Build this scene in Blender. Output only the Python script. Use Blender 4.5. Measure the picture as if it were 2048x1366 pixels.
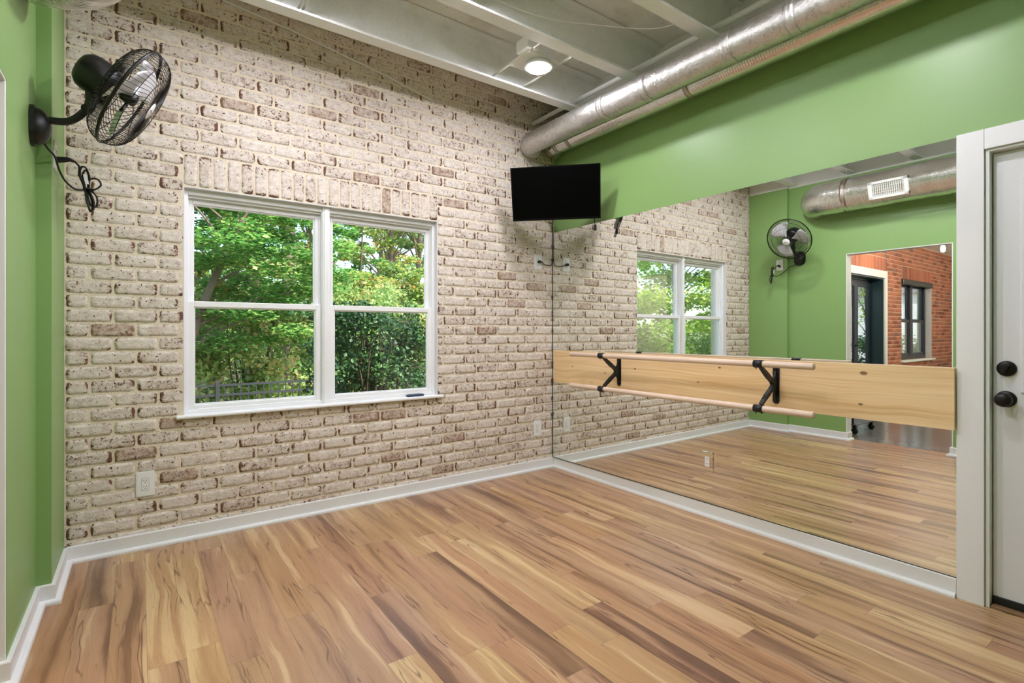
import bpy, bmesh, math, random
import numpy as np
from mathutils import Vector, Matrix

for o in list(bpy.data.objects):
    bpy.data.objects.remove(o, do_unlink=True)
SC = bpy.context.scene
COL = SC.collection
PI = math.pi
R = math.radians

# ------------------------------------------------------------------ camera
cam_d = bpy.data.cameras.new('camera')
cam = bpy.data.objects.new('camera', cam_d)
COL.objects.link(cam)
cam.location = (-3.0682, -3.6156, 1.23)
cam.rotation_euler = (R(90), 0, R(-35.976))
cam_d.sensor_fit = 'HORIZONTAL'
cam_d.sensor_width = 36.0
cam_d.lens = 1034.17 / 2048 * 36.0
cam_d.shift_x = -5.76 / 2048
cam_d.shift_y = -20.03 / 2048
cam_d.clip_start = 0.02
cam_d.clip_end = 400
SC.camera = cam

# ------------------------------------------------------------------ view, world, sun
SC.view_settings.view_transform = 'Standard'
SC.view_settings.look = 'None'
SC.view_settings.exposure = 0.0
SC.view_settings.gamma = 1.0
SC.view_settings.use_curve_mapping = False
SC.cycles.use_denoising = True
SC.cycles.max_bounces = 10
SC.cycles.diffuse_bounces = 6
SC.cycles.glossy_bounces = 6
SC.cycles.transparent_max_bounces = 16
SC.cycles.sample_clamp_indirect = 6.0
SC.cycles.caustics_reflective = True

SKY_STRENGTH = 0.62
SUN_STRENGTH = 11.0
LAMP_STRENGTH = 290.0

world = bpy.data.worlds.new('sky')
SC.world = world
world.use_nodes = True
wn = world.node_tree
wn.nodes.clear()
sky = wn.nodes.new('ShaderNodeTexSky')
sky.sky_type = 'NISHITA'
sky.sun_disc = False
sky.sun_elevation = R(48)
sky.sun_rotation = R(160)
sky.air_density = 1.0
sky.dust_density = 1.5
bgn = wn.nodes.new('ShaderNodeBackground')
bgn.inputs['Strength'].default_value = SKY_STRENGTH
wo = wn.nodes.new('ShaderNodeOutputWorld')
wn.links.new(sky.outputs[0], bgn.inputs[0])
wn.links.new(bgn.outputs[0], wo.inputs[0])

sun_d = bpy.data.lights.new('sun', 'SUN')
sun_d.energy = SUN_STRENGTH
sun_d.angle = R(0.6)
sun_d.color = (1.0, 0.93, 0.8)
sun = bpy.data.objects.new('sun', sun_d)
COL.objects.link(sun)
sun.location = (4, -8, 14)
sun.rotation_euler = Vector((-0.42, 0.62, -1.0)).to_track_quat('-Z', 'Y').to_euler()


# ------------------------------------------------------------------ node helpers
def s2l(c):
    def f(v):
        v /= 255.0
        return v / 12.92 if v <= 0.04045 else ((v + 0.055) / 1.055) ** 2.4
    return (f(c[0]), f(c[1]), f(c[2]), 1.0)


class NT:
    def __init__(s, name):
        s.m = bpy.data.materials.new(name)
        s.m.use_nodes = True
        s.t = s.m.node_tree
        s.t.nodes.clear()
        s.out = s.t.nodes.new('ShaderNodeOutputMaterial')

    def n(s, typ, inp=None, **attr):
        nd = s.t.nodes.new(typ)
        for k, v in attr.items():
            setattr(nd, k, v)
        for k, v in (inp or {}).items():
            s.set(nd.inputs[k], v)
        return nd

    def set(s, sock, v):
        if hasattr(v, 'links') and hasattr(v, 'is_output'):
            s.t.links.new(v, sock)
        elif hasattr(v, 'outputs'):
            s.t.links.new(v.outputs[0], sock)
        else:
            if isinstance(v, (tuple, list)) and sock.type == 'VECTOR':
                v = v[:3]
            sock.default_value = v

    def math(s, op, a, b=0.0, c=None, clamp=False):
        nd = s.n('ShaderNodeMath', operation=op, use_clamp=clamp)
        s.set(nd.inputs[0], a)
        s.set(nd.inputs[1], b)
        if c is not None:
            s.set(nd.inputs[2], c)
        return nd.outputs[0]

    def mix(s, f, a, b, mode='MIX'):
        nd = s.n('ShaderNodeMix', data_type='RGBA', blend_type=mode)
        s.set(nd.inputs[0], f)
        s.set(nd.inputs[6], a)
        s.set(nd.inputs[7], b)
        return nd.outputs[2]

    def noise(s, vec, scale=5, detail=2, rough=0.5, dist=0.0, dims='3D', w=None):
        nd = s.n('ShaderNodeTexNoise', noise_dimensions=dims)
        s.set(nd.inputs['Vector'], vec)
        nd.inputs['Scale'].default_value = scale
        nd.inputs['Detail'].default_value = detail
        nd.inputs['Roughness'].default_value = rough
        nd.inputs['Distortion'].default_value = dist
        if w is not None:
            s.set(nd.inputs['W'], w)
        return nd.outputs[0]

    def ramp(s, f, stops, interp='LINEAR'):
        nd = s.n('ShaderNodeValToRGB')
        cr = nd.color_ramp
        cr.interpolation = interp
        while len(cr.elements) < len(stops):
            cr.elements.new(0.5)
        for e, (p, c) in zip(cr.elements, stops):
            e.position = p
            e.color = c if len(c) == 4 else (*c, 1)
        s.set(nd.inputs[0], f)
        return nd.outputs[0]

    def smooth(s, v, a, b, lo=0.0, hi=1.0):
        nd = s.n('ShaderNodeMapRange', interpolation_type='SMOOTHSTEP')
        s.set(nd.inputs[0], v)
        nd.inputs[1].default_value = a
        nd.inputs[2].default_value = b
        nd.inputs[3].default_value = lo
        nd.inputs[4].default_value = hi
        return nd.outputs[0]

    def xyz(s, x, y, z):
        nd = s.n('ShaderNodeCombineXYZ')
        s.set(nd.inputs[0], x)
        s.set(nd.inputs[1], y)
        s.set(nd.inputs[2], z)
        return nd.outputs[0]

    def bump(s, h, strength=0.3, dist=0.01):
        nd = s.n('ShaderNodeBump')
        nd.inputs['Strength'].default_value = strength
        nd.inputs['Distance'].default_value = dist
        s.set(nd.inputs['Height'], h)
        return nd.outputs[0]

    def pos(s):
        return s.n('ShaderNodeNewGeometry').outputs['Position']

    def sep(s, v):
        nd = s.n('ShaderNodeSeparateXYZ')
        s.set(nd.inputs[0], v)
        return nd.outputs

    def bsdf(s, color, rough=0.5, metal=0.0, normal=None, **kw):
        nd = s.n('ShaderNodeBsdfPrincipled')
        s.set(nd.inputs['Base Color'], color)
        s.set(nd.inputs['Roughness'], rough)
        s.set(nd.inputs['Metallic'], metal)
        if normal is not None:
            s.set(nd.inputs['Normal'], normal)
        for k, v in kw.items():
            s.set(nd.inputs[k], v)
        return nd.outputs[0]

    def end(s, sh):
        s.t.links.new(sh, s.out.inputs[0])
        return s.m


def plain(name, rgb, rough=0.5, metal=0.0, bump=0.0, bscale=60, var=0.04, **kw):
    t = NT(name)
    p = t.pos()
    nz = t.noise(p, bscale, 3, 0.6)
    c = s2l(rgb)
    dark = tuple(v * (1 - var) for v in c[:3]) + (1,)
    lite = tuple(min(1, v * (1 + var)) for v in c[:3]) + (1,)
    colr = t.mix(nz, dark, lite)
    nrm = t.bump(nz, bump, 0.004) if bump else None
    return t.end(t.bsdf(colr, rough, metal, nrm, **kw))


M = {}
M['green'] = plain('green_paint', (130, 165, 98), 0.40, bump=0.06, bscale=220, var=0.03)
M['white_trim'] = plain('white_trim_paint', (226, 227, 227), 0.35, var=0.02)
M['white_wall'] = plain('white_wall_paint', (222, 222, 216), 0.6, bump=0.05, bscale=150)
M['vinyl'] = plain('white_vinyl', (236, 237, 238), 0.3, var=0.01)
M['door_white'] = plain('white_door_paint', (222, 223, 225), 0.4, bump=0.04, bscale=120, var=0.02)
M['plate_white'] = plain('white_plastic', (232, 233, 233), 0.25, var=0.01)
M['black_plastic'] = plain('black_plastic', (17, 16, 17), 0.38, var=0.1)
M['black_metal'] = plain('black_metal', (26, 27, 30), 0.42, 0.2, bump=0.1, bscale=300, var=0.15)
M['black_wire'] = plain('black_wire', (20, 19, 18), 0.35, 0.3, var=0.05)
M['bronze'] = plain('dark_bronze', (30, 28, 27), 0.4, 0.5, var=0.15)
M['slot'] = plain('dark_slot', (14, 13, 12), 0.7)
M['blade'] = plain('brushed_aluminium', (226, 228, 233), 0.34, 0.45, bump=0.05, bscale=400, var=0.04)
M['bezel'] = plain('gloss_black_bezel', (6, 6, 7), 0.4, **{'Specular IOR Level': 0.15})
M['rubber'] = plain('black_rubber', (15, 15, 16), 0.55, var=0.1)
M['tag'] = plain('white_paper_tag', (225, 225, 222), 0.6)
M['steel_white'] = plain('white_painted_steel', (236, 237, 234), 0.5, bump=0.12, bscale=90, var=0.04)
M['caulk'] = plain('white_caulk', (214, 215, 219), 0.55, bump=0.5, bscale=45, var=0.08)
M['navy_plastic'] = plain('navy_plastic', (38, 52, 84), 0.35, var=0.1)
M['dark_frame'] = plain('dark_navy_frame', (32, 38, 52), 0.35, var=0.1)
M['dark_teal'] = plain('dark_teal_door', (28, 48, 56), 0.35, var=0.08)
M['bark'] = plain('grey_bark', (112, 98, 84), 0.9, bump=1.0, bscale=25, var=0.35)
M['bark_dark'] = plain('brown_bark', (78, 64, 50), 0.9, bump=1.0, bscale=30, var=0.35)
M['fence_black'] = plain('black_fence_metal', (58, 58, 66), 0.5, 0.3, var=0.1)
M['pane_trim'] = plain('cream_trim', (214, 208, 190), 0.5)
M['grey_dark'] = plain('grey_plastic', (90, 92, 95), 0.4)


# screen
t = NT('tv_screen')
M['screen'] = t.end(t.bsdf((0.0012, 0.0012, 0.0014, 1), 0.3, 0.0, **{'Specular IOR Level': 0.06}))

# mirror
t = NT('mirror_silver')
g = t.n('ShaderNodeBsdfGlossy', {'Color': (0.90, 0.93, 0.90, 1), 'Roughness': 0.0})
M['mirror'] = t.end(g.outputs[0])
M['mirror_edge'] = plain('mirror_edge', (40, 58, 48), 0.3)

# glass
t = NT('window_glass')
fr = t.n('ShaderNodeFresnel', {'IOR': 1.45})
tr = t.n('ShaderNodeBsdfTransparent', {'Color': (0.96, 0.98, 0.97, 1)})
gl = t.n('ShaderNodeBsdfGlossy', {'Color': (1, 1, 1, 1), 'Roughness': 0.01})
mx = t.n('ShaderNodeMixShader')
t.t.links.new(t.math('MULTIPLY', fr.outputs[0], 0.6), mx.inputs[0])
t.t.links.new(tr.outputs[0], mx.inputs[1])
t.t.links.new(gl.outputs[0], mx.inputs[2])
M['glass'] = t.end(mx.outputs[0])


def emit(name, col, strength):
    t = NT(name)
    e = t.n('ShaderNodeEmission', {'Color': col, 'Strength': strength})
    return t.end(e.outputs[0])


M['led'] = emit('led_lens', (0.97, 0.945, 1.03, 1), LAMP_STRENGTH)
M['bulb'] = emit('bulb_glow', (1.0, 0.90, 0.76, 1), 1500.0)


# ceiling: painted textured deck
t = NT('painted_deck')
p = t.pos()
n1 = t.noise(p, 28, 6, 0.75)
n2 = t.noise(p, 3, 3, 0.6)
c = t.mix(t.smooth(n1, 0.62, 0.74), s2l((242, 241, 237)), s2l((168, 158, 144)))
c = t.mix(t.smooth(n2, 0.45, 0.75), c, s2l((216, 212, 203)))
M['deck'] = t.end(t.bsdf(c, 0.8, 0, t.bump(n1, 0.5, 0.01)))

# joist paint with dark specks
t = NT('joist_paint')
p = t.pos()
n1 = t.noise(p, 55, 4, 0.7)
n2 = t.noise(p, 150, 2, 0.5)
n3 = t.noise(p, 7, 3, 0.6)
c = t.mix(t.smooth(n1, 0.66, 0.76), s2l((242, 243, 241)), s2l((168, 164, 156)))
c = t.mix(t.smooth(n2, 0.45, 0.8, 0, 0.25), c, s2l((170, 168, 160)))
c = t.mix(t.smooth(n3, 0.5, 0.8, 0, 0.35), c, s2l((212, 209, 202)))
M['joist'] = t.end(t.bsdf(c, 0.55, 0, t.bump(n2, 0.15, 0.004)))


# ------------------------------------------------------------------ brick materials
def whitewash():
    t = NT('whitewashed_brick')
    uv = t.n('ShaderNodeUVMap', uv_map='bl').outputs[0]
    at = t.n('ShaderNodeAttribute', attribute_name='bc')
    sp = t.n('ShaderNodeSeparateColor')
    t.t.links.new(at.outputs['Color'], sp.inputs[0])
    rnd, hx, hz = sp.outputs[0], t.math('MULTIPLY', sp.outputs[1], 0.2), t.math('MULTIPLY', sp.outputs[2], 0.2)
    u = t.sep(uv)
    dx = t.math('SUBTRACT', hx, t.math('ABSOLUTE', u[0]))
    dz = t.math('SUBTRACT', hz, t.math('ABSOLUTE', u[1]))
    p = t.pos()
    ps = t.sep(p)
    seed = t.xyz(ps[0], t.math('MULTIPLY', rnd, 37.0), ps[2])
    big = t.noise(seed, 11, 3, 0.6)
    med = t.noise(seed, 38, 4, 0.7, 0.6)
    fine = t.noise(seed, 130, 3, 0.65)
    pit = t.noise(seed, 75, 2, 0.5)
    smear = t.noise(t.xyz(t.math('MULTIPLY', ps[0], 0.5), t.math('MULTIPLY', rnd, 11.0), ps[2]), 60, 3, 0.6)
    # end and edge bias: the wash is rubbed away towards the brick ends
    up = t.math('GREATER_THAN', hz, hx)
    lo_d = t.math('ADD', t.math('MULTIPLY', dx, t.math('SUBTRACT', 1.0, up)), t.math('MULTIPLY', dz, up))
    sh_d = t.math('ADD', t.math('MULTIPLY', dz, t.math('SUBTRACT', 1.0, up)), t.math('MULTIPLY', dx, up))
    ends = t.smooth(lo_d, 0.028, 0.0)
    edge = t.smooth(sh_d, 0.010, 0.0)
    gate = t.smooth(big, 0.40, 0.62)
    bias = t.math('MULTIPLY', ends, t.math('ADD', t.math('MULTIPLY', gate, 0.42), -0.03))
    bias = t.math('ADD', bias, t.math('MULTIPLY', edge, t.math('MULTIPLY', gate, 0.13)))
    rr = t.math('MULTIPLY', t.math('SUBTRACT', rnd, 0.55), 0.16)
    val = t.math('ADD', t.math('ADD', med, t.math('MULTIPLY', t.math('SUBTRACT', fine, 0.5), 0.55)), t.math('ADD', bias, rr))
    bare = t.smooth(val, 0.625, 0.74)
    soft = t.smooth(val, 0.44, 0.74, 0.0, 0.62)
    pits = t.math('MULTIPLY', t.smooth(pit, 0.645, 0.69), t.smooth(big, 0.34, 0.52))
    wash = t.mix(t.smooth(smear, 0.3, 0.75), s2l((226, 217, 207)), s2l((202, 190, 178)))
    wash = t.mix(t.smooth(big, 0.45, 0.75, 0, 0.5), wash, s2l((204, 186, 168)))
    red = t.mix(fine, s2l((64, 42, 33)), s2l((130, 90, 69)))
    tan = s2l((156, 131, 112))
    col = t.mix(soft, wash, tan)
    col = t.mix(bare, col, red)
    # whole bricks that took almost no wash
    thin = t.smooth(rnd, 0.94, 0.96, 0.0, 0.62)
    col = t.mix(t.math('MULTIPLY', thin, t.smooth(med, 0.35, 0.6, 0.55, 1.0)), col, t.mix(big, s2l((138, 104, 84)), s2l((170, 140, 117))))
    col = t.mix(pits, col, s2l((64, 42, 34)))
    h = t.math('SUBTRACT', t.math('MULTIPLY', fine, 0.5), t.math('MULTIPLY', t.math('ADD', bare, pits), 0.5))
    return t.end(t.bsdf(col, 0.85, 0, t.bump(h, 0.55, 0.006)))


M['whitewash'] = whitewash()
t = NT('cream_mortar')
p = t.pos()
n1 = t.noise(p, 55, 4, 0.65)
n2 = t.noise(p, 9, 3, 0.6)
c = t.mix(n1, s2l((215, 201, 178)), s2l((231, 219, 198)))
c = t.mix(t.smooth(n2, 0.45, 0.75, 0, 0.5), c, s2l((196, 182, 160)))
M['mortar'] = t.end(t.bsdf(c, 0.9, 0, t.bump(n1, 0.7, 0.008)))

t = NT('red_brick')
at = t.n('ShaderNodeAttribute', attribute_name='bc')
sp = t.n('ShaderNodeSeparateColor')
t.t.links.new(at.outputs['Color'], sp.inputs[0])
p = t.pos()
n1 = t.noise(p, 30, 4, 0.65)
c = t.ramp(sp.outputs[0], [(0.0, s2l((128, 66, 48))), (0.25, s2l((168, 100, 76))), (0.6, s2l((184, 114, 86))), (0.88, s2l((158, 96, 78))), (1.0, s2l((120, 92, 88)))])
c = t.mix(t.smooth(n1, 0.5, 0.8, 0, 0.6), c, s2l((206, 134, 98)))
M['red_brick'] = t.end(t.bsdf(c, 0.85, 0, t.bump(n1, 0.4, 0.006)))
M['red_mortar'] = plain('grey_mortar', (196, 176, 154), 0.9, bump=0.4)
M['painted_brick'] = plain('white_painted_brick', (200, 198, 202), 0.6, bump=0.5, bscale=25, var=0.15)


# ------------------------------------------------------------------ floor
def plank_floor():
    t = NT('acacia_plank_floor')
    p = t.sep(t.pos())
    W_, L_ = 0.12, 1.22
    px = t.math('DIVIDE', t.math('ADD', p[0], 3.045), W_)
    ix = t.math('FLOOR', px)
    fx = t.math('FRACT', px)
    wn1 = t.n('ShaderNodeTexWhiteNoise', noise_dimensions='1D')
    t.set(wn1.inputs['W'], ix)
    py = t.math('ADD', t.math('DIVIDE', p[1], L_), t.math('MULTIPLY', wn1.outputs[0], 7.0))
    iy = t.math('FLOOR', py)
    fy = t.math('FRACT', py)
    wn2 = t.n('ShaderNodeTexWhiteNoise', noise_dimensions='2D')
    t.set(wn2.inputs['Vector'], t.xyz(ix, iy, 0))
    r1 = wn2.outputs[0]
    rs = t.n('ShaderNodeSeparateColor')
    t.t.links.new(wn2.outputs[1], rs.inputs[0])
    r2 = rs.outputs[1]
    r3 = rs.outputs[2]
    off = t.math('MULTIPLY', r1, 53.0)
    # wandering of the figure along each board
    wob = t.noise(t.xyz(t.math('MULTIPLY', p[0], 2.0), t.math('MULTIPLY', p[1], 2.2), off), 1.0, 2, 0.5)
    xs = t.math('ADD', p[0], t.math('MULTIPLY', t.math('SUBTRACT', wob, 0.5), 0.075))
    v1 = t.noise(t.xyz(t.math('MULTIPLY', xs, 13.0), t.math('MULTIPLY', p[1], 0.62), off), 1.0, 3, 0.5, 0.25)
    v2 = t.noise(t.xyz(t.math('MULTIPLY', xs, 34.0), t.math('MULTIPLY', p[1], 1.4), off), 1.0, 4, 0.6, 0.5)
    gr = t.noise(t.xyz(t.math('MULTIPLY', xs, 260.0), t.math('MULTIPLY', p[1], 7.0), off), 1.0, 3, 0.6)
    shift = t.math('MULTIPLY', t.math('SUBTRACT', r2, 0.5), 0.09)
    f = t.math('ADD', t.math('ADD', t.math('MULTIPLY', v1, 0.78), t.math('MULTIPLY', v2, 0.22)), shift)
    c = t.ramp(f, [(0.30, s2l((112, 78, 56))), (0.385, s2l((144, 104, 74))), (0.44, s2l((172, 130, 95))),
                   (0.52, s2l((182, 140, 103))), (0.575, s2l((188, 148, 110))), (0.60, s2l((204, 168, 126))), (0.70, s2l((214, 182, 140)))])
    # dark heart veins
    ve = t.noise(t.xyz(t.math('MULTIPLY', xs, 22.0), t.math('MULTIPLY', p[1], 1.1), t.math('ADD', off, 9.0)), 1.0, 2, 0.5, 0.3)
    vein = t.smooth(t.math('ABSOLUTE', t.math('SUBTRACT', ve, 0.5)), 0.022, 0.0)
    vm = t.noise(t.xyz(t.math('MULTIPLY', p[0], 5.0), t.math('MULTIPLY', p[1], 1.7), off), 1.0, 2, 0.5)
    vein = t.math('MULTIPLY', vein, t.smooth(vm, 0.45, 0.6, 0.0, 0.75))
    c = t.mix(vein, c, s2l((94, 58, 42)))
    c = t.mix(t.smooth(gr, 0.3, 0.75, 0.0, 0.16), c, s2l((110, 72, 48)))
    hue = t.n('ShaderNodeHueSaturation')
    t.set(hue.inputs['Hue'], t.math('ADD', 0.496, t.math('MULTIPLY', r3, 0.016)))
    t.set(hue.inputs['Saturation'], t.math('ADD', 0.92, t.math('MULTIPLY', r2, 0.12)))
    t.set(hue.inputs['Value'], t.math('ADD', 0.89, t.math('MULTIPLY', r3, 0.08)))
    t.set(hue.inputs['Color'], c)
    c = hue.outputs[0]
    ed = t.math('MINIMUM', fx, t.math('SUBTRACT', 1.0, fx))
    j1 = t.smooth(ed, 0.014, 0.004)
    ey = t.math('MINIMUM', fy, t.math('SUBTRACT', 1.0, fy))
    j2 = t.smooth(ey, 0.0016, 0.0006)
    jn = t.math('MAXIMUM', j1, j2)
    c = t.mix(t.math('MULTIPLY', jn, 0.30), c, s2l((70, 45, 32)))
    h = t.math('SUBTRACT', t.math('MULTIPLY', gr, 0.15), jn)
    ro = t.math('ADD', 0.24, t.math('MULTIPLY', gr, 0.10))
    return t.end(t.bsdf(c, ro, 0, t.bump(h, 0.10, 0.002)))


M['floor'] = plank_floor()

t = NT('polished_concrete')
p = t.pos()
n1 = t.noise(p, 2.2, 5, 0.6)
n2 = t.noise(p, 30, 4, 0.6)
c = t.mix(n1, s2l((96, 92, 88)), s2l((150, 146, 140)))
c = t.mix(t.smooth(n2, 0.5, 0.8, 0, 0.3), c, s2l((80, 76, 72)))
M['concrete'] = t.end(t.bsdf(c, 0.16, 0, t.bump(n2, 0.03, 0.002)))


# pine backer board with knots
def pine():
    t = NT('knotty_pine')
    P = t.pos()
    p = t.sep(P)
    wob = t.noise(t.xyz(0, t.math('MULTIPLY', p[1], 1.4), t.math('MULTIPLY', p[2], 3.0)), 1.0, 2, 0.5)
    zz = t.math('ADD', p[2], t.math('MULTIPLY', wob, 0.10))
    knots = [(-0.292, 0.927, .006), (-0.678, 0.896, .007), (-0.53, 0.808, .005), (-0.989, 0.947, .008),
             (-1.533, 0.891, .006), (-1.692, 0.997, .008), (-2.512, 1.015, .013), (-2.498, 0.853, .008), (-2.06, 0.86, .006)]
    n0 = t.noise(P, 120, 3, 0.6)
    dk = None
    for (ky, kz, kr) in knots:
        dy = t.math('MULTIPLY', t.math('SUBTRACT', p[1], ky), 0.55)
        dz = t.math('SUBTRACT', p[2], kz)
        d = t.math('SQRT', t.math('ADD', t.math('MULTIPLY', dy, dy), t.math('MULTIPLY', dz, dz)))
        d = t.math('ADD', d, t.math('MULTIPLY', t.math('SUBTRACT', n0, 0.5), kr * 0.5))
        k = t.smooth(d, kr, kr * 0.45)
        dk = k if dk is None else t.math('MAXIMUM', dk, k)
    g1 = t.noise(t.xyz(0, t.math('MULTIPLY', p[1], 0.9), t.math('MULTIPLY', zz, 55.0)), 1.0, 3, 0.55, 0.4)
    g2 = t.noise(t.xyz(0, t.math('MULTIPLY', p[1], 0.5), t.math('MULTIPLY', zz, 9.0)), 1.0, 2, 0.5)
    c = t.ramp(g1, [(0.3, s2l((208, 168, 116))), (0.5, s2l((226, 194, 146))), (0.75, s2l((234, 208, 164)))])
    c = t.mix(t.smooth(g2, 0.45, 0.7, 0, 0.35), c, s2l((196, 172, 128)))
    c = t.mix(t.math('MULTIPLY', dk, 0.85), c, s2l((84, 52, 30)))
    return t.end(t.bsdf(c, 0.45, 0, t.bump(g1, 0.08, 0.003)))


M['pine'] = pine()
t = NT('pale_maple_dowel')
p = t.sep(t.pos())
g1 = t.noise(t.xyz(t.math('MULTIPLY', p[0], 60), t.math('MULTIPLY', p[1], 2.0), t.math('MULTIPLY', p[2], 60)), 1.0, 3, 0.6)
M['dowel'] = t.end(t.bsdf(t.mix(g1, s2l((206, 180, 158)), s2l((226, 204, 186))), 0.5))


# ducts
def duct_mat(name, rgb, rough, kind):
    t = NT(name)
    p = t.pos()
    n1 = t.noise(p, 9, 4, 0.65, 0.8)
    n2 = t.noise(p, 40, 3, 0.6, 1.0)
    ro = t.math('ADD', rough, t.math('MULTIPLY', n1, 0.12))
    c = t.mix(n1, s2l(tuple(v * .88 for v in rgb)), s2l(rgb))
    if kind == 'bubble':
        uv = t.n('ShaderNodeUVMap', uv_map='uv').outputs[0]
        vo = t.n('ShaderNodeTexVoronoi', feature='SMOOTH_F1')
        t.set(vo.inputs['Vector'], uv)
        vo.inputs['Scale'].default_value = 62.0
        vo.inputs['Randomness'].default_value = 0.15
        h = t.math('ADD', t.math('MULTIPLY', vo.outputs['Distance'], -0.9), t.math('MULTIPLY', n2, 0.35))
        nrm = t.bump(h, 0.32, 0.008)
    elif kind == 'foil':
        wr = t.noise(t.xyz(0, t.math('MULTIPLY', t.sep(p)[1], 22.0), t.math('MULTIPLY', t.sep(p)[2], 4.0)), 1.0, 4, 0.7, 1.2)
        uv = t.n('ShaderNodeUVMap', uv_map='uv').outputs[0]
        vo = t.n('ShaderNodeTexVoronoi', feature='SMOOTH_F1')
        t.set(vo.inputs['Vector'], uv)
        vo.inputs['Scale'].default_value = 52.0
        vo.inputs['Randomness'].default_value = 0.2
        h = t.math('ADD', t.math('MULTIPLY', wr, 1.0), t.math('MULTIPLY', n2, 0.35))
        h = t.math('ADD', h, t.math('MULTIPLY', vo.outputs['Distance'], -0.2))
        nrm = t.bump(h, 0.55, 0.012)
    elif kind == 'crinkle':
        nrm = t.bump(t.noise(p, 26, 4, 0.7, 2.5), 1.0, 0.03)
    else:
        c = t.mix(t.smooth(n2, 0.52, 0.62, 0, 0.35), c, s2l((150, 148, 146)))
        nrm = t.bump(n1, 0.35, 0.03)
    return t.end(t.bsdf(c, ro, 0.92 if kind in ('foil', 'bubble') else 1.0, nrm))


M['galv'] = duct_mat('galvanised_steel', (222, 220, 217), 0.40, 'galv')
M['bubble'] = duct_mat('bubble_foil', (236, 232, 226), 0.13, 'bubble')
M['foil'] = duct_mat('wrinkled_foil', (242, 240, 236), 0.06, 'foil')
M['crinkle'] = duct_mat('crinkled_foil', (180, 170, 160), 0.3, 'crinkle')
M['foil_tape'] = duct_mat('foil_tape', (196, 184, 172), 0.3, 'galv')


# foliage
def leaf_mat(name, stops, trans=0.5):
    t = NT(name)
    at = t.n('ShaderNodeAttribute', attribute_name='rnd')
    c = t.ramp(at.outputs['Fac'], stops)
    d = t.n('ShaderNodeBsdfPrincipled', {'Base Color': c, 'Roughness': 0.5})
    tl = t.n('ShaderNodeBsdfTranslucent', {'Color': c})
    mx = t.n('ShaderNodeMixShader', {0: trans})
    t.t.links.new(d.outputs[0], mx.inputs[1])
    t.t.links.new(tl.outputs[0], mx.inputs[2])
    return t.end(mx.outputs[0])


M['leaf_maple'] = leaf_mat('maple_leaf', [(0, s2l((66, 118, 66))), (0.45, s2l((104, 160, 82))), (0.8, s2l((158, 198, 108))), (0.95, s2l((206, 212, 136))), (1, s2l((204, 160, 116)))])
M['leaf_mixed'] = leaf_mat('autumn_leaf', [(0, s2l((84, 118, 70))), (0.4, s2l((130, 164, 84))), (0.65, s2l((168, 186, 96))), (0.82, s2l((214, 196, 110))), (1, s2l((190, 132, 92)))])
M['leaf_holly'] = leaf_mat('holly_leaf', [(0, s2l((32, 58, 40))), (0.5, s2l((52, 88, 52))), (0.85, s2l((84, 122, 62))), (1, s2l((120, 146, 80)))], 0.25)
M['leaf_under'] = leaf_mat('undergrowth_leaf', [(0, s2l((104, 140, 80))), (0.4, s2l((144, 178, 100))), (0.7, s2l((188, 202, 130))), (0.9, s2l((222, 204, 146))), (1, s2l((200, 146, 104)))])
M['leaf_bright'] = leaf_mat('sunlit_leaf', [(0, s2l((90, 142, 40))), (0.4, s2l((140, 186, 56))), (0.8, s2l((196, 214, 96))), (1, s2l((232, 226, 150)))], 0.5)

t = NT('leaf_litter')
p = t.pos()
n1 = t.noise(p, 14, 5, 0.75)
n2 = t.noise(p, 0.8, 3, 0.5)
c = t.mix(t.smooth(n1, 0.35, 0.65), s2l((84, 84, 48)), s2l((178, 144, 108)))
c = t.mix(t.smooth(n2, 0.4, 0.6), c, s2l((104, 122, 66)))
M['ground'] = t.end(t.bsdf(c, 0.95, 0, t.bump(n1, 0.8, 0.05)))

t = NT('white_siding')
p = t.sep(t.pos())
fz = t.math('FRACT', t.math('DIVIDE', p[2], 0.13))
c = t.mix(t.smooth(fz, 0.10, 0.0), s2l((224, 226, 232)), s2l((150, 154, 164)))
M['siding'] = t.end(t.bsdf(c, 0.6, 0, t.bump(fz, 0.6, 0.02)))


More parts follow.
